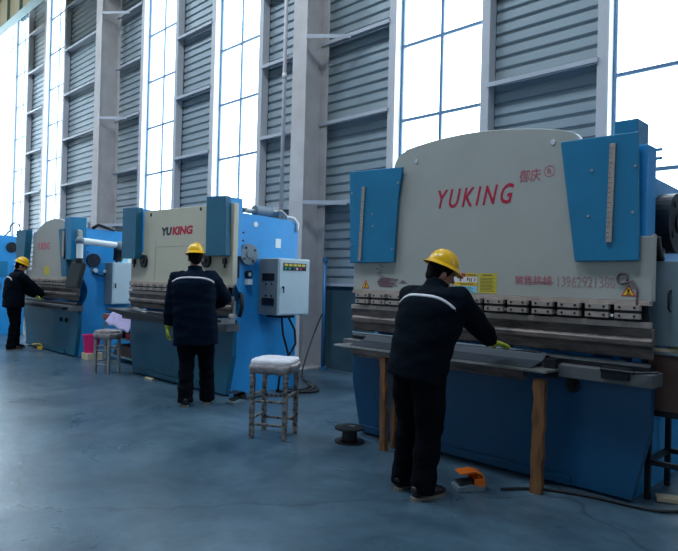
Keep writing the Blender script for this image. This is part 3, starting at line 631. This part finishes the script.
def hand(mb, w, d, nrm, side, s=1., curl=.35, g=0., spread=1.):
    """w wrist, d finger direction, nrm back of hand, side +1/-1 thumb side"""
    d = Vector(d).normalized(); nrm = Vector(nrm); nrm = (nrm - d * nrm.dot(d)).normalized(); t = d.cross(nrm) * side; w = Vector(w)
    rs = []
    for f, a, b in ((-.01, .026, .02), (.03, .036, .018), (.065, .042, .016), (.092, .042, .014), (.10, .038, .011)):
        rs.append(ering(w + d * f * s, d, t, (a + g) * s, (b + g) * s, 16, 2.6))
    mb.rings(rs)
    for k, (off, ln) in enumerate(((.031, .072), (.0105, .082), (-.0105, .076), (-.031, .060))):
        p = w + (d * .085 + t * off) * s; ang = 0; dd = (d + t * off * 2.2 * spread).normalized(); pts = [p]
        for j, fr in enumerate((.12, .42, .28, .22)):
            if j: ang += curl * (1.0, .9, 1.1, .8)[j]
            v = dd * math.cos(ang) - nrm * math.sin(ang); pts.append(pts[-1] + v * ln * fr * s)
        mb.tube(pts, [(.0105 + g) * s, (.010 + g) * s, (.0098 + g) * s, (.009 + g) * s, (.007 + g) * s], 10)
    p = w + (d * .025 + t * .024) * s; v1 = (d * .75 + t * .75 - nrm * .25).normalized(); v2 = (d * .95 + t * .35 - nrm * .35).normalized()
    mb.tube([p, p + v1 * .038 * s, p + v1 * .038 * s + v2 * .03 * s, p + v1 * .038 * s + v2 * .055 * s], [(.016 + g) * s, (.0135 + g) * s, (.0115 + g) * s, (.008 + g) * s], 10)
def person(label, loc, yaw, P, jm='jacket', group=None):
    s = P.get('s', 1.); BK = P.get('bulk', 1.)
    root = thing('person', label, 'person', loc); root.rotation_euler = (0, 0, yaw)
    V = lambda k: Vector(P[k])
    hips, waist, chest, neck, head = V('hips'), V('waist'), V('chest'), V('neck'), V('head')
    X = Vector((1, 0, 0)); hd = (head - neck).normalized(); hf = Vector(P.get('look', (0, 1, 0))); hup = Vector((0, 0, 1)); hf.normalize()
    hr = hf.cross(hup).normalized(); hu = hr.cross(hf).normalized(); RH = Matrix((hr, hf, hu)).transposed()
    sx = V('chest_x').normalized() if 'chest_x' in P else X
    shl = chest + Vector(P.get('sh', (0, .03, .10))) - sx * .185; shr = chest + Vector(P.get('sh', (0, .03, .10))) + sx * .185
    arms = []
    for S_, key in ((shl, 'hand_l'), (shr, 'hand_r')):
        e, w = ik(S_, P[key], .30, .27, P.get('hint_' + key[-1], (-.6 if key[-1] == 'l' else .6, -.5, -.4))); arms.append((S_, e, w))
    legs = []
    for key, sg in (('foot_l', -1), ('foot_r', 1)):
        h = hips + Vector((sg * .095, 0, -.04)); a = Vector(P[key]) + Vector((0, 0, .09)); k, a = ik(h, a, (a - h).length * .508, (a - h).length * .496, (0, 1, 0)); legs.append((h, k, a, Vector(P[key]), sg))
    # body: one continuous skin
    b = MB()
    loft(b, [hips - Vector((0, 0, .05)), hips + Vector((0, 0, .05)), waist, (waist + chest) / 2, chest, chest + (neck - chest) * .5, neck], sx, [(.13, .09), (.15, .10), (.135, .095), (.145, .10), (.165, .105), (.14, .085), (.055, .055)])
    limb(b, [chest + (neck - chest) * .7, neck, neck.lerp(head, .6)], [.06, .055, .054])
    hc = head
    hp = lambda x, y, z: hc + RH @ Vector((x, y, z))
    b.ell(hp(0, -.005, .02), .076, .095, .095, 18, 12, rot=RH); b.ell(hp(0, .02, -.045), .058, .068, .072, 16, 10, rot=RH)
    b.tube([hp(0, .088, .015), hp(0, .108, -.018), hp(0, .102, -.032)], [.009, .014, .011], 8)
    b.ell(hp(0, .085, -.055), .024, .012, .007, rot=RH); b.ell(hp(0, .084, -.067), .022, .012, .008, rot=RH); b.ell(hp(0, .07, -.098), .022, .02, .017, rot=RH)
    b.ell(hp(0, .082, .03), .045, .014, .010, rot=RH)
    for e in (-1, 1):
        b.ell(hp(e * .077, -.005, -.012), .009, .020, .032, rot=RH); b.ell(hp(e * .03, .083, .008), .012, .009, .008, rot=RH)
    for (S_, e, w) in arms: limb(b, [S_, e, w], [.05, .040, .028])
    for i, ((S_, e, w), key) in enumerate(zip(arms, ('l', 'r'))):
        hd_ = P.get('hdir_' + key, tuple(w - e)); hn = P.get('hn_' + key, (0, 0, 1)); hand(b, w, hd_, hn, P.get('hs_' + key, 1 if key == 'l' else -1), 1., P.get('curl_' + key, .35))
    for (h, k, a, f, sg) in legs:
        limb(b, [h, k, a], [.085, .055, .042]); fd = Vector((sg * .18, 1, 0)).normalized() if 'fd' not in P else Vector(P['fd'])
        b.tube([a - fd * .03 + Vector((0, 0, -.04)), a + fd * .06 + Vector((0, 0, -.045)), a + fd * .13 + Vector((0, 0, -.06))], [.035, .032, .022], 12)
    remesh(b, 'body', 'skin', root, .008, 2)
    # eyes and hair
    for e in (-1, 1): MB().ell(hp(e * .03, .088, .01), .010, .007, .006, 10, 6, rot=RH).build('eye', 'black', root, smooth=True) if False else None
    hb = MB(); hb.ell(hp(0, -.016, .028), .084, .098, .098, 20, 14, rot=RH); hb.ell(hp(0, -.06, -.03), .062, .045, .05, 16, 10, rot=RH)
    hair = remesh(hb, 'hair', 'hair', root, .01, 2)
    # jacket
    jk = MB()
    dn = (waist - hips).normalized(); hem = hips - dn * .14 if 'hem' not in P else V('hem')
    loft(jk, [hem, hips + dn * .02, waist, waist.lerp(chest, .5), chest, chest.lerp(neck, .35), chest.lerp(neck, .62), neck - (neck - chest) * .12, neck + hd * .015], sx,
         [(a_ * (BK if q_ < 7 else 1), b_ * (BK if q_ < 7 else 1)) for q_, (a_, b_) in enumerate([(P.get('hemw', .225), .160), (P.get('hemw', .222), .158), (min(.215, P.get('hemw', .215) + .008), .155), (.222, .155), (.225, .152), (.205, .135), (.165, .11), (.10, .09), (.078, .078)])], 26)
    loft(jk, [neck - hd * .04, neck + hd * .0, neck + hd * .055], sx, [(.092, .088), (.085, .085), (.082, .084)], 20, 2)
    for (S_, e, w) in arms:
        i_ = S_.lerp(chest, .35); limb(jk, [i_, S_, S_.lerp(e, .5), e, e.lerp(w, .6), w - (w - e).normalized() * .015], [q_ * BK for q_ in (.09, .098, .086, .078, .068, .056)], 16)
    seed = loc[0] * 3.1
    def wr(c):
        v = Vector((c.x * 5 + seed, c.y * 5, c.z * 13)); n1 = noise.noise(v); v2 = Vector((c.x * 14, c.y * 14 + seed, c.z * 26)); n2 = noise.noise(v2); return .011 * n1 + .004 * n2 - .003
    J = remesh(jk, 'jacket', jm, root, .013, 5, wr)
    # reflective band across the back, laid on the cloth
    bv = BVHTree.FromPolygons([v.co for v in J.data.vertices], [p.vertices for p in J.data.polygons])
    up = (neck - chest).normalized(); back = sx.cross(up).normalized() * -1
    if back.y > 0: back = -back
    N_ = 36; w_ = P.get('band_w', .21); rows = []
    for i in range(N_ + 1):
        x = -w_ + 2 * w_ * i / N_; col = []
        for j in (0, 1):
            drop = P.get('band_drop', .05) * (abs(x) / w_) ** 4
            zc = P.get('band_z', .01) - drop + (-.011 if j == 0 else .011)
            o_ = chest + sx * x + up * zc + back * .6; hit = bv.ray_cast(o_, -back)
            if hit[0] is None: col = None; break
            col.append(hit[0] + back * .004)
        if col: rows.append(col)
    if len(rows) > 3:
        sm = MB(); vs = [c for r in rows for c in r]; off = [c - back * .004 for c in vs]; n = len(rows)
        sm.add(vs + off, [(2 * i, 2 * i + 2, 2 * i + 3, 2 * i + 1) for i in range(n - 1)] + [(2 * n + 2 * i, 2 * n + 2 * i + 1, 2 * n + 2 * i + 3, 2 * n + 2 * i + 2) for i in range(n - 1)] + [(2 * i, 2 * n + 2 * i, 2 * n + 2 * i + 2, 2 * i + 2) for i in range(n - 1)] + [(2 * i + 1, 2 * i + 3, 2 * n + 2 * i + 3, 2 * n + 2 * i + 1) for i in range(n - 1)])
        WPo = WP.pop(root.name); WP[root.name] = (0, 0, 0); st = sm.build('reflective_stripe', 'stripe', J, smooth=True); WP[root.name] = WPo
    # trousers
    tr = MB(); loft(tr, [hips + Vector((0, 0, .08)), hips, hips - Vector((0, 0, .10))], X, [(q_ * BK, w_ * BK) for q_, w_ in ((.165, .125), (.185, .135), (.18, .13))])
    for (h, k, a, f, sg) in legs:
        limb(tr, [h + Vector((-sg * .01, 0, .02)), h.lerp(k, .5), k, k.lerp(a, .55), a + Vector((0, 0, -.055))], [q_ * BK for q_ in (.105, .10, .08, .076, .078)], 18)
    def wr2(c):
        v = Vector((c.x * 4 + seed, c.y * 4, c.z * (16 if c.z < .45 else 9))); return .011 * noise.noise(v) + .004 * noise.noise(Vector((c.x * 15, c.y * 15, c.z * 22 + seed)))
    remesh(tr, 'trousers', 'trousers', root, .013, 4, wr2)
    for (h, k, a, f, sg) in legs:
        fd = (Vector((sg * .18, 1, 0)) if 'fd' not in P else Vector(P['fd'])).normalized(); u = Vector((0, 0, 1)).cross(fd); g = Vector((a.x, a.y, 0))
        sh = MB(); loft(sh, [g - fd * .085 + Vector((0, 0, .055)), g - fd * .06 + Vector((0, 0, .06)), g + Vector((0, 0, .062)), g + fd * .08 + Vector((0, 0, .052)), g + fd * .15 + Vector((0, 0, .042)), g + fd * .19 + Vector((0, 0, .036))], u, [(.022, .035), (.036, .042), (.040, .046), (.046, .036), (.044, .026), (.024, .014)])
        limb(sh, [g + Vector((0, 0, .05)), g + Vector((0, 0, .11))], [.045, .048])
        so = remesh(sh, 'shoe', 'shoe', root, .009, 2)
        ps = [(-.09, .02), (-.07, .036), (0, .04), (.08, .046), (.15, .045), (.195, .022)]
        out = [g + fd * q + u * r for q, r in ps] + [g + fd * q - u * r for q, r in reversed(ps)]
        sb = MB(); n = len(out); sb.add([Vector((p.x, p.y, .001)) for p in out] + [Vector((p.x, p.y, .022)) for p in out], [tuple(range(n)), tuple(range(2 * n - 1, n - 1, -1))] + [(i, i + n, (i + 1) % n + n, (i + 1) % n) for i in range(n)])
        WPo = WP[root.name]; WP[so.name] = (0, 0, 0); sb.build('sole', 'sole', so)
    # gloves
    for (S_, e, w), key in zip(arms, ('l', 'r')):
        if not P.get('glove_' + key, True): continue
        gm = MB(); hd_ = P.get('hdir_' + key, tuple(w - e)); hand(gm, w, hd_, P.get('hn_' + key, (0, 0, 1)), P.get('hs_' + key, 1 if key == 'l' else -1), 1.02, P.get('curl_' + key, .35), .003)
        dd = (w - e).normalized(); limb(gm, [w - dd * .05, w + dd * .02], [.043, .034]); remesh(gm, 'glove', 'glove', root, .005, 2)
    # hard hat
    hm = MB(); tilt = P.get('hat', 0.); RT = RH @ Matrix.Rotation(R(tilt), 3, 'X'); hat0 = hp(0, -.01, .055)
    n = 40; rings = []
    for i in range(13):
        t = i / 12 * PI / 2; z = .118 * math.sin(PI / 2 - t) ; r = math.cos(PI / 2 - t); r = r ** .86; ring = []
        for k in range(n):
            a = 2 * PI * k / n; rx, ry = .096 * r, .117 * r
            zz = z + (.007 * max(0, 1 - (math.cos(a) * rx / .022) ** 2) if i < 11 and abs(math.cos(a) * rx) < .022 else 0)
            ring.append(hat0 + RT @ Vector((rx * math.cos(a), ry * math.sin(a), zz)))
        rings.append(ring)
    for dr, dz in ((.012, -.004), (.016, -.010)):
        ring = []
        for k in range(n):
            a = 2 * PI * k / n; f = max(0, math.sin(a)) ** 2 * .038 + max(0, -math.sin(a)) ** 2 * .012
            ring.append(hat0 + RT @ Vector(((.099 + dr) * math.cos(a), (.121 + dr + f) * math.sin(a), dz - f * .25)))
        rings.append(ring)
    for q in range(10, -1, -1):   # inner shell
        t = q / 12 * PI / 2; z = .114 * math.sin(PI / 2 - t); r = max(math.cos(PI / 2 - t), .001) ** .86
        rings.append([hat0 + RT @ Vector((.092 * r * math.cos(2 * PI * k / n), .113 * r * math.sin(2 * PI * k / n), z - .004)) for k in range(n)])
    hm.rings(rings); WPo = WP[root.name]; WP[root.name] = (0, 0, 0); H = hm.build('hard_hat', 'yellow', root, smooth=True); WP[root.name] = WPo
    return root
REST = dict(hips=(0, 0, .94), waist=(0, .0, 1.08), chest=(0, .01, 1.30), neck=(0, .01, 1.475), head=(0, .03, 1.60), foot_l=(-.12, 0, 0), foot_r=(.12, 0, 0))
person('person in dark jacket and yellow hard hat leaning over the nearest press table', (-2.55, 3.40, 0), R(-4),
       dict(REST, hips=(.015, -.03, .92), waist=(.03, .0, 1.06), chest=(.045, .05, 1.265), neck=(.015, .12, 1.42), head=(.02, .175, 1.515), look=(.5, .85, -.40), chest_x=(1, .10, -.04), bulk=1.13, hemw=.19, sh=(0, .03, .075),
            foot_l=(-.13, .0, 0), foot_r=(.10, -.06, 0), hand_l=(-.30, .44, 1.0), hint_l=(-.1, .1, -1), hand_r=(.17, .63, 1.0), hint_r=(1, .1, -.35), hdir_r=(.3, 1, -.25), hdir_l=(.1, 1, -.2), hn_r=(0, .2, 1), curl_r=.12, curl_l=.15, band_w=.235, band_z=.04, band_drop=.05), 'jacket')
person('person in navy jacket and yellow hard hat, back turned, at the middle press', (-5.98, 3.82, 0), R(50),
       dict(REST, hips=(-.05, 0, .95), waist=(-.07, 0, 1.12), chest=(-.08, .01, 1.37), neck=(-.08, .03, 1.52), head=(-.08, .05, 1.665), look=(-.25, .95, -.1), foot_l=(-.13, -.08, 0), foot_r=(.09, .10, 0), bulk=1.13, hem=(-.04, 0, .68), sh=(0, .03, .065),
            hand_l=(-.38, .07, .82), hand_r=(.08, .33, 1.12), hint_l=(-1, -.5, 0), hint_r=(1, -.4, -.2), hdir_l=(-.03, .15, -1), hn_l=(-1, 0, 0), hs_l=-1, curl_l=.4, band_w=.235, band_z=.055, band_drop=.045), 'jacket2')
person('person in dark jacket and yellow hard hat seen side on at the farthest press', (-12.38, 3.86, 0), R(-4),
       dict(REST, hips=(-.0, -.02, .93), waist=(0, -.02, 1.07), chest=(0, .0, 1.28), neck=(.0, .05, 1.45), head=(.02, .09, 1.57), look=(.25, .9, -.4), foot_l=(-.14, .05, 0), foot_r=(.08, -.06, 0), bulk=1.15,
            hand_l=(-.1, .42, 1.0), hand_r=(.16, .47, 1.02), hint_r=(.7, -.3, -.6), hdir_r=(.1, 1, -.2), curl_r=.2, band_w=.2, band_z=.04), 'jacket')

# ---------------------------------------------------------------- work table in front of the nearest press
t = thing('work_table', 'dark steel work table on rough wooden legs in front of the nearest press', 'table', (-2.95, 4.1, 0))
MB().box(-3.99, -1.92, 3.99, 4.195, .846, .864).build('tabletop', 'steel', t, bevel=.003)
MB().box(-3.80, -2.10, 4.01, 4.06, .80, .845).box(-3.80, -2.10, 4.05, 4.06, .77, .80).build('apron', 'steel_brown', t, bevel=.003)
def plank(x, y, w, d, h, lean, name='leg'):
    m = MB(); rs = []
    for i in range(13):
        f = i / 12; z = h * f; a = w * (.5 + .05 * math.sin(i * 1.7 + x * 9)) * (1 - .12 * (i == 0)); b_ = d / 2; cx = x + lean * f + .004 * math.sin(i * 2.3 + x)
        rs.append([(cx - a, y - b_, z), (cx + a, y - b_, z), (cx + a, y + b_, z), (cx - a, y + b_, z)])
    return m.rings(rs).build(name, 'wood', t, bevel=.003)
plank(-3.39, 4.03, .06, .05, .80, -.02); plank(-3.385, 4.15, .042, .04, .845, .0); plank(-1.99, 4.03, .085, .045, .80, .012)
# metal sheet being bent, resting on the table and die
tag(MB().prism([(4.02, .866), (4.20, .900), (4.275, .952), (4.30, .952), (4.30, .956), (4.272, .956), (4.196, .904), (4.02, .870)], 'x', -3.82, -2.05).build('metal_sheet', 'sheet_dark', bevel=.001), 'thin steel sheet lying on the work table and fed into the nearest press', 'metal sheet')
tag(MB().box(-4.02, -2.10, 4.262, 4.276, .9565, .968).build('metal_strip', 'chrome'), 'long bright metal strip at the die of the nearest press', 'metal strip')
tag(MB().box(-4.16, -3.98, 4.02, 4.16, .9, .93).build('hand_clamp', 'steel_dark', bevel=.004), 'small dark metal clamp at the left end of the work table', 'clamp') if False else None

# ---------------------------------------------------------------- stools
def stool(label, c, ang, w, h, pad_m, frame_m, wrapped):
    t = thing('stool', label, 'stool', (c[0], c[1], 0), 'square workshop stools'); Mx = Matrix.Translation((c[0], c[1], 0)) @ Matrix.Rotation(ang, 4, 'Z'); r = w / 2
    m = MB(); rs = []
    for z, k in ((h - .11, .96), (h - .05, 1.03), (h - .02, 1.04), (h, .98), (h + .008, .80), (h + .01, .01)):
        ring = []
        for i in range(32):
            a = 2 * PI * i / 32; cs, sn = math.cos(a), math.sin(a); q = (abs(cs) ** 6 + abs(sn) ** 6) ** (-1 / 6)
            jit = 1 + .03 * noise.noise(Vector((cs * 3, sn * 3, z * 20 + c[0])))
            ring.append(((r + .012) * k * jit * q * cs, (r + .012) * k * jit * q * sn, z + .006 * noise.noise(Vector((cs * 5, sn * 5, c[0])))))
        rs.append(ring)
    m.rings(rs).xf(Mx).build('seat', pad_m, t, smooth=True)
    if wrapped:
        m = MB(); rs = []
        for z, k in ((h - .10, .97), (h - .125, 1.0), (h - .105, 1.07), (h - .07, 1.085), (h - .045, 1.07), (h - .04, 1.0)):
            ring = []
            for i in range(64):
                a = 2 * PI * i / 64; cs, sn = math.cos(a), math.sin(a); q = (abs(cs) ** 6 + abs(sn) ** 6) ** (-1 / 6)
                jit = 1 + .02 * noise.noise(Vector((cs * 7, sn * 7, z * 30)))
                ring.append(((r + .012) * k * jit * q * cs, (r + .012) * k * jit * q * sn, z + .016 * noise.noise(Vector((cs * 6, sn * 6, z * 4)))))
            rs.append(ring)
        m.rings(rs).xf(Mx).build('seat_wrapping', 'wrap', t, smooth=True)
    for sx_ in (-1, 1):
        for sy in (-1, 1):
            a = r - .02; b_ = .020 if wrapped else .014
            MB().box(sx_ * a - b_, sx_ * a + b_, sy * a - b_, sy * a + b_, 0, h - .06).xf(Mx).build('leg', frame_m, t, bevel=.003)
            if wrapped: MB().tube([(sx_ * a, sy * a, h - .09 - .012 * k) for k in range(9)], [.026 + .005 * math.sin(k * 2.1 + sx_) for k in range(9)], 10).tube([(sx_ * a, sy * a, .33 + .01 * k) for k in range(6)], [.02 + .004 * math.sin(k * 1.9) for k in range(6)], 10).xf(Mx).build('leg_wrapping', 'wrap', t, smooth=True) if False else MB().tube([(sx_ * a, sy * a, h - .09 - .014 * k) for k in range(12)], [.026 + .006 * math.sin(k * 2.1 + sx_) for k in range(12)], 10).xf(Mx).build('leg_wrapping', 'wrap', t, smooth=True)
    for z in ((.13, .34) if wrapped else (.14, .20)):
        a = r - .02
        for q, p0, p1 in ((0, (-a, -a), (a, -a)), (.0, (a, -a), (a, a)), (0, (a, a), (-a, a)), (0, (-a, a), (-a, -a))):
            dz = .05 if p0[0] == p1[0] else 0
            MB().cyl((p0[0], p0[1], z + dz), (p1[0], p1[1], z + dz), .013, n=8).xf(Mx).build('stretcher', frame_m, t)
    return t
stool('square stool with wrapped pale seat on the floor near the switch box', (-4.38, 3.62), R(31), .355, .715, 'pad', 'stool_paint', True)
stool('small padded metal stool farther off, beside the pink bucket', (-8.76, 4.02), R(28), .27, .63, 'wrap', 'steel', True)

# ---------------------------------------------------------------- small things
rl = thing('cable_reel', 'empty dark cable reel lying on the floor left of the nearest press', 'reel', (-3.77, 4.0, 0))
MB().lathe([(.06, .12), (.135, .12), (.135, .135), (.06, .135), (.055, .13)], (-3.77, 4.0, 0), 32).build('upper_flange', 'black', rl)
MB().lathe([(.001, .0), (.135, .0), (.135, .015), (.001, .015)], (-3.77, 4.0, 0), 32).build('lower_flange', 'black', rl)
MB().lathe([(.055, .0151), (.07, .0151), (.07, .1199), (.055, .1199)], (-3.77, 4.0, 0), 28).build('drum', 'black', rl)
def pedal(label, c, ang, hood):
    t = thing('foot_pedal', label, 'foot pedal', (c[0], c[1], 0)); Mx = Matrix.Translation((c[0], c[1], 0)) @ Matrix.Rotation(ang, 4, 'Z')
    MB().prism([(-.10, 0), (.10, 0), (.10, .03), (.0, .05), (-.10, .03)], 'x', -.07, .07).xf(Mx).build('base', 'grey_cab_dark', t, bevel=.004)
    MB().prism([(-.085, .045), (.04, .06), (.04, .072), (-.085, .057)], 'x', -.05, .05).xf(Mx).build('treadle', 'black', t, bevel=.004)
    MB().prism([(.09, .03), (.095, .08), (.07, .115), (.02, .13), (-.08, .118), (-.08, .124), (.02, .14), (.08, .125), (.105, .085), (.105, .03)], 'x', -.06, .06).box(-.068, -.06, .02, .10, .03, .09).box(.06, .068, .02, .10, .03, .09).xf(Mx).build('hood', hood, t, bevel=.003)
    return t
p = pedal('orange hooded foot pedal on the floor beside the nearest worker', (-2.36, 3.74), R(-35), 'orange')
pedal('yellow hooded foot pedal on the floor beside the farthest worker', (-11.95, 4.12), R(-20), 'yellow')
pedal('dark foot pedal on the floor right of the middle worker', (-5.80, 4.22), R(10), 'black')
def floor_cable(name, label, pts, r=.012):
    P_ = [Vector(p) for p in pts]; out = []
    for i in range(len(P_) - 1):
        p0, p1, p2, p3 = P_[max(i - 1, 0)], P_[i], P_[i + 1], P_[min(i + 2, len(P_) - 1)]
        for k in range(8):
            u = k / 8; out.append(.5 * ((2 * p1) + (-p0 + p2) * u + (2 * p0 - 5 * p1 + 4 * p2 - p3) * u * u + (-p0 + 3 * p1 - 3 * p2 + p3) * u ** 3))
    out.append(P_[-1]); return tag(MB().tube(out, r, 8).build(name, 'rubber', smooth=True), label, 'cable')
floor_cable('cable', 'black cable looping on the floor between switch box and wall pipe', [(-5.9, 5.3, .02), (-5.95, 5.5, .02), (-6.2, 5.75, .02), (-6.5, 5.9, .02), (-6.75, 6.1, .1), (-7.0, 6.5, .5), (-7.15, 6.86, .9)], .013)
floor_cable('cable', 'black cable coiled at the back corner of the middle press', [(-6.02, 5.0, .02), (-5.8, 5.15, .02), (-5.7, 5.4, .02), (-5.9, 5.6, .02), (-6.1, 5.62, .04), (-5.8, 5.45, .045), (-5.75, 5.2, .02)], .016)
floor_cable('cable', 'black cable running from the dark foot pedal along the middle press', [(-5.79, 4.36, .012), (-5.85, 4.35, .012), (-5.9, 4.6, .012), (-5.87, 4.85, .012)], .010)
floor_cable('cable', 'thin black cable on the floor under the nearest press', [(-2.18, 3.88, .015), (-2.0, 4.1, .012), (-1.7, 4.22, .012), (-1.3, 4.28, .012), (-1.15, 4.45, .012)], .010)
tag(MB().box(-7.95, -7.75, 4.20, 4.24, .0, .025).build('wooden_strip', 'wood_light', bevel=.002), 'short pale wooden strip at the foot of the middle press', 'wood')
# bucket and bench between the two farther machines
bk = thing('bucket', 'bright pink plastic bucket beside the far press', 'bucket', (-10.33, 4.42, 0))
MB().box(-10.43, -10.21, 4.36, 4.58, 0, .10).build('base_block', 'wood_light', bk) if False else None
pal = tag(MB().box(-10.45, -10.2, 4.34, 4.60, 0, .11).build('wooden_block', 'wood_light', bevel=.004), 'pale block under the pink bucket', 'wood')
bk.location = (-10.33, 4.46, .11); WP[bk.name] = (-10.33, 4.46, .11)
MB().lathe([(.001, 0), (.115, 0), (.145, .29), (.152, .29), (.152, .305), (.138, .305), (.110, .01), (.001, .01)], (-10.33, 4.46, .11), 32).build('shell', 'pink', bk, smooth=False)
MB().tube([(-10.33 + .15 * math.cos(R(a)), 4.46, .40 - .10 * math.sin(R(a))) for a in range(0, 181, 15)], .005, 6).build('handle', 'white', bk)
wb = thing('workbench', 'small blue grey workbench with lower shelf between the two farther presses', 'workbench', (-9.65, 4.85, 0))
bx0, bx1, by0, by1 = -10.25, -9.0, 4.62, 5.15
MB().box(bx0, bx1, by0, by1, .74, .78).build('benchtop', 'shelf', wb, bevel=.004)
MB().box(bx0 - .01, bx0 + .55, by0 - .012, by0, .70, .78).build('front_edge', 'copper', wb)
for z in (.38, .08): MB().box(bx0 + .03, bx1 - .03, by0 + .02, by1, z, z + .025).build('shelf', 'shelf', wb)
for x in (bx0 + .02, bx1 - .02):
    for y in (by0 + .02, by1 - .02): MB().box(x - .018, x + .018, y - .018, y + .018, 0, .74).build('leg', 'shelf', wb)
m = MB(); n = 22; vs = []
for j in range(n):
    for i in range(n):
        u, v = i / (n - 1), j / (n - 1); x = -9.95 + u * .85; y = 4.50 + v * .42
        z = .80 + .05 * noise.noise(Vector((x * 6, y * 6, 1))) + .035 + (-(.30 * ((.62 - v * 1.0 - .35) / .27) if v < .27 else 0) if v < .27 else 0) * (.6 + .4 * u)
        vs.append((x, y, z))
m.add(vs, [(j * n + i, j * n + i + 1, (j + 1) * n + i + 1, (j + 1) * n + i) for j in range(n - 1) for i in range(n - 1)])
cl = m.build('cloth', 'cloth', smooth=True, fixn=False); sd = cl.modifiers.new('s', 'SOLIDIFY'); sd.thickness = .012; tag(cl, 'crumpled pale lilac cloth draped over the workbench edge', 'cloth')
m = MB(); 
hbm = MB().ell((-9.9, 4.95, .85), .2, .12, .07, 18, 10); hb_ = hbm.build('work_bag', 'black', smooth=True); tag(hb_, 'black crumpled bag lying on the workbench behind the lilac cloth', 'bag')
bt = thing('bottle', 'yellow bottle with dark cap on the workbench shelf', 'bottle', (-9.15, 4.72, .405))
MB().lathe([(.001, 0), (.055, 0), (.06, .02), (.06, .15), (.04, .19), (.022, .21), (.022, .23), (.001, .23)], (-9.15, 4.72, .405), 20).build('flask', 'yellow_label2', bt, smooth=True)
MB().lathe([(.001, .23), (.025, .23), (.025, .26), (.001, .26)], (-9.15, 4.72, .405), 16).build('cap', 'black', bt)
for x, c, n_ in ((-9.45, 'red', 'red'), (-9.75, 'black', 'black')):
    tag(MB().box(x - .1, x + .1, 4.68, 4.84, .405, .50).box(x - .02, x + .02, 4.74, 4.78, .50, .54).build('tool_box', c, bevel=.01), 'small %s tool box on the workbench shelf' % n_, 'tool box')
tag(MB().box(-9.9, -9.1, 4.66, 5.05, .105, .28).build('cardboard_box', 'brown_paint', bevel=.006), 'long brown box on the bottom shelf of the workbench', 'box')

# ---------------------------------------------------------------- right edge: chest, stand, offcuts
st = thing('steel_stand', 'dark angle steel stand at the right end of the nearest press', 'stand', (-1.15, 4.75, 0))
for x in (-1.42, -.85):
    for y in (4.52, 4.95): MB().box(x - .018, x + .018, y - .018, y + .018, 0, .60).build('leg', 'steel_dark', st)
for z in (.24, .58):
    for y in (4.52, 4.95): MB().box(-1.40, -.87, y - .015, y + .015, z, z + .035).build('rail', 'steel_dark', st)
    for x in (-1.42, -.85): MB().box(x - .015, x + .015, 4.54, 4.93, z, z + .035).build('rail', 'steel_dark', st)
ch = thing('tool_chest', 'brown steel chest standing on the dark angle steel stand', 'chest', (-1.15, 4.75, .617))
MB().box(-1.43, -.84, 4.50, 4.97, .617, 1.0).build('body', 'brown_paint', ch, bevel=.006)
MB().box(-1.44, -.83, 4.49, 4.98, 1.0, 1.018).build('lid', 'grey_cab_dark', ch, bevel=.004)
MB().box(-1.2, -1.08, 4.488, 4.499, .80, .83).build('handle', 'steel', ch)
tag(MB().prism([(-1.42, 4.50), (-1.20, 4.56), (-1.22, 4.60), (-1.42, 4.57)], 'z', 1.019, 1.045).build('wooden_offcut', 'wood_light', bevel=.002), 'pale wooden offcut on the brown chest at the right edge', 'wood')
gm = MB(); hand(gm, (-1.16, 4.56, 1.045), (-.9, .3, .25), (0, -.3, 1), 1, 1.1, .5, .004); limb(gm, [(-1.10, 4.545, 1.05), (-1.16, 4.56, 1.045)], [.045, .036])
gv = remesh(gm, 'work_glove', 'glove', None, .006, 2); tag(gv, 'yellow work glove lying on the brown chest', 'glove')
for k, (x, y, a, l) in enumerate(((-1.15, 4.66, 25, .5), (-1.02, 4.84, 25, .30))):
    Mx = Matrix.Translation((x, y, .0)) @ Matrix.Rotation(R(a), 4, 'Z'); tag(MB().box(-l / 2, l / 2, -.05, .05, 0.001 + .0 * k, .03).xf(Mx).build('wooden_plank', 'wood_light', bevel=.003), ('pale plank on the floor under the steel stand, nearest the camera', 'pale plank on the floor under the steel stand, behind the other')[k], 'wood')
MB_ = None
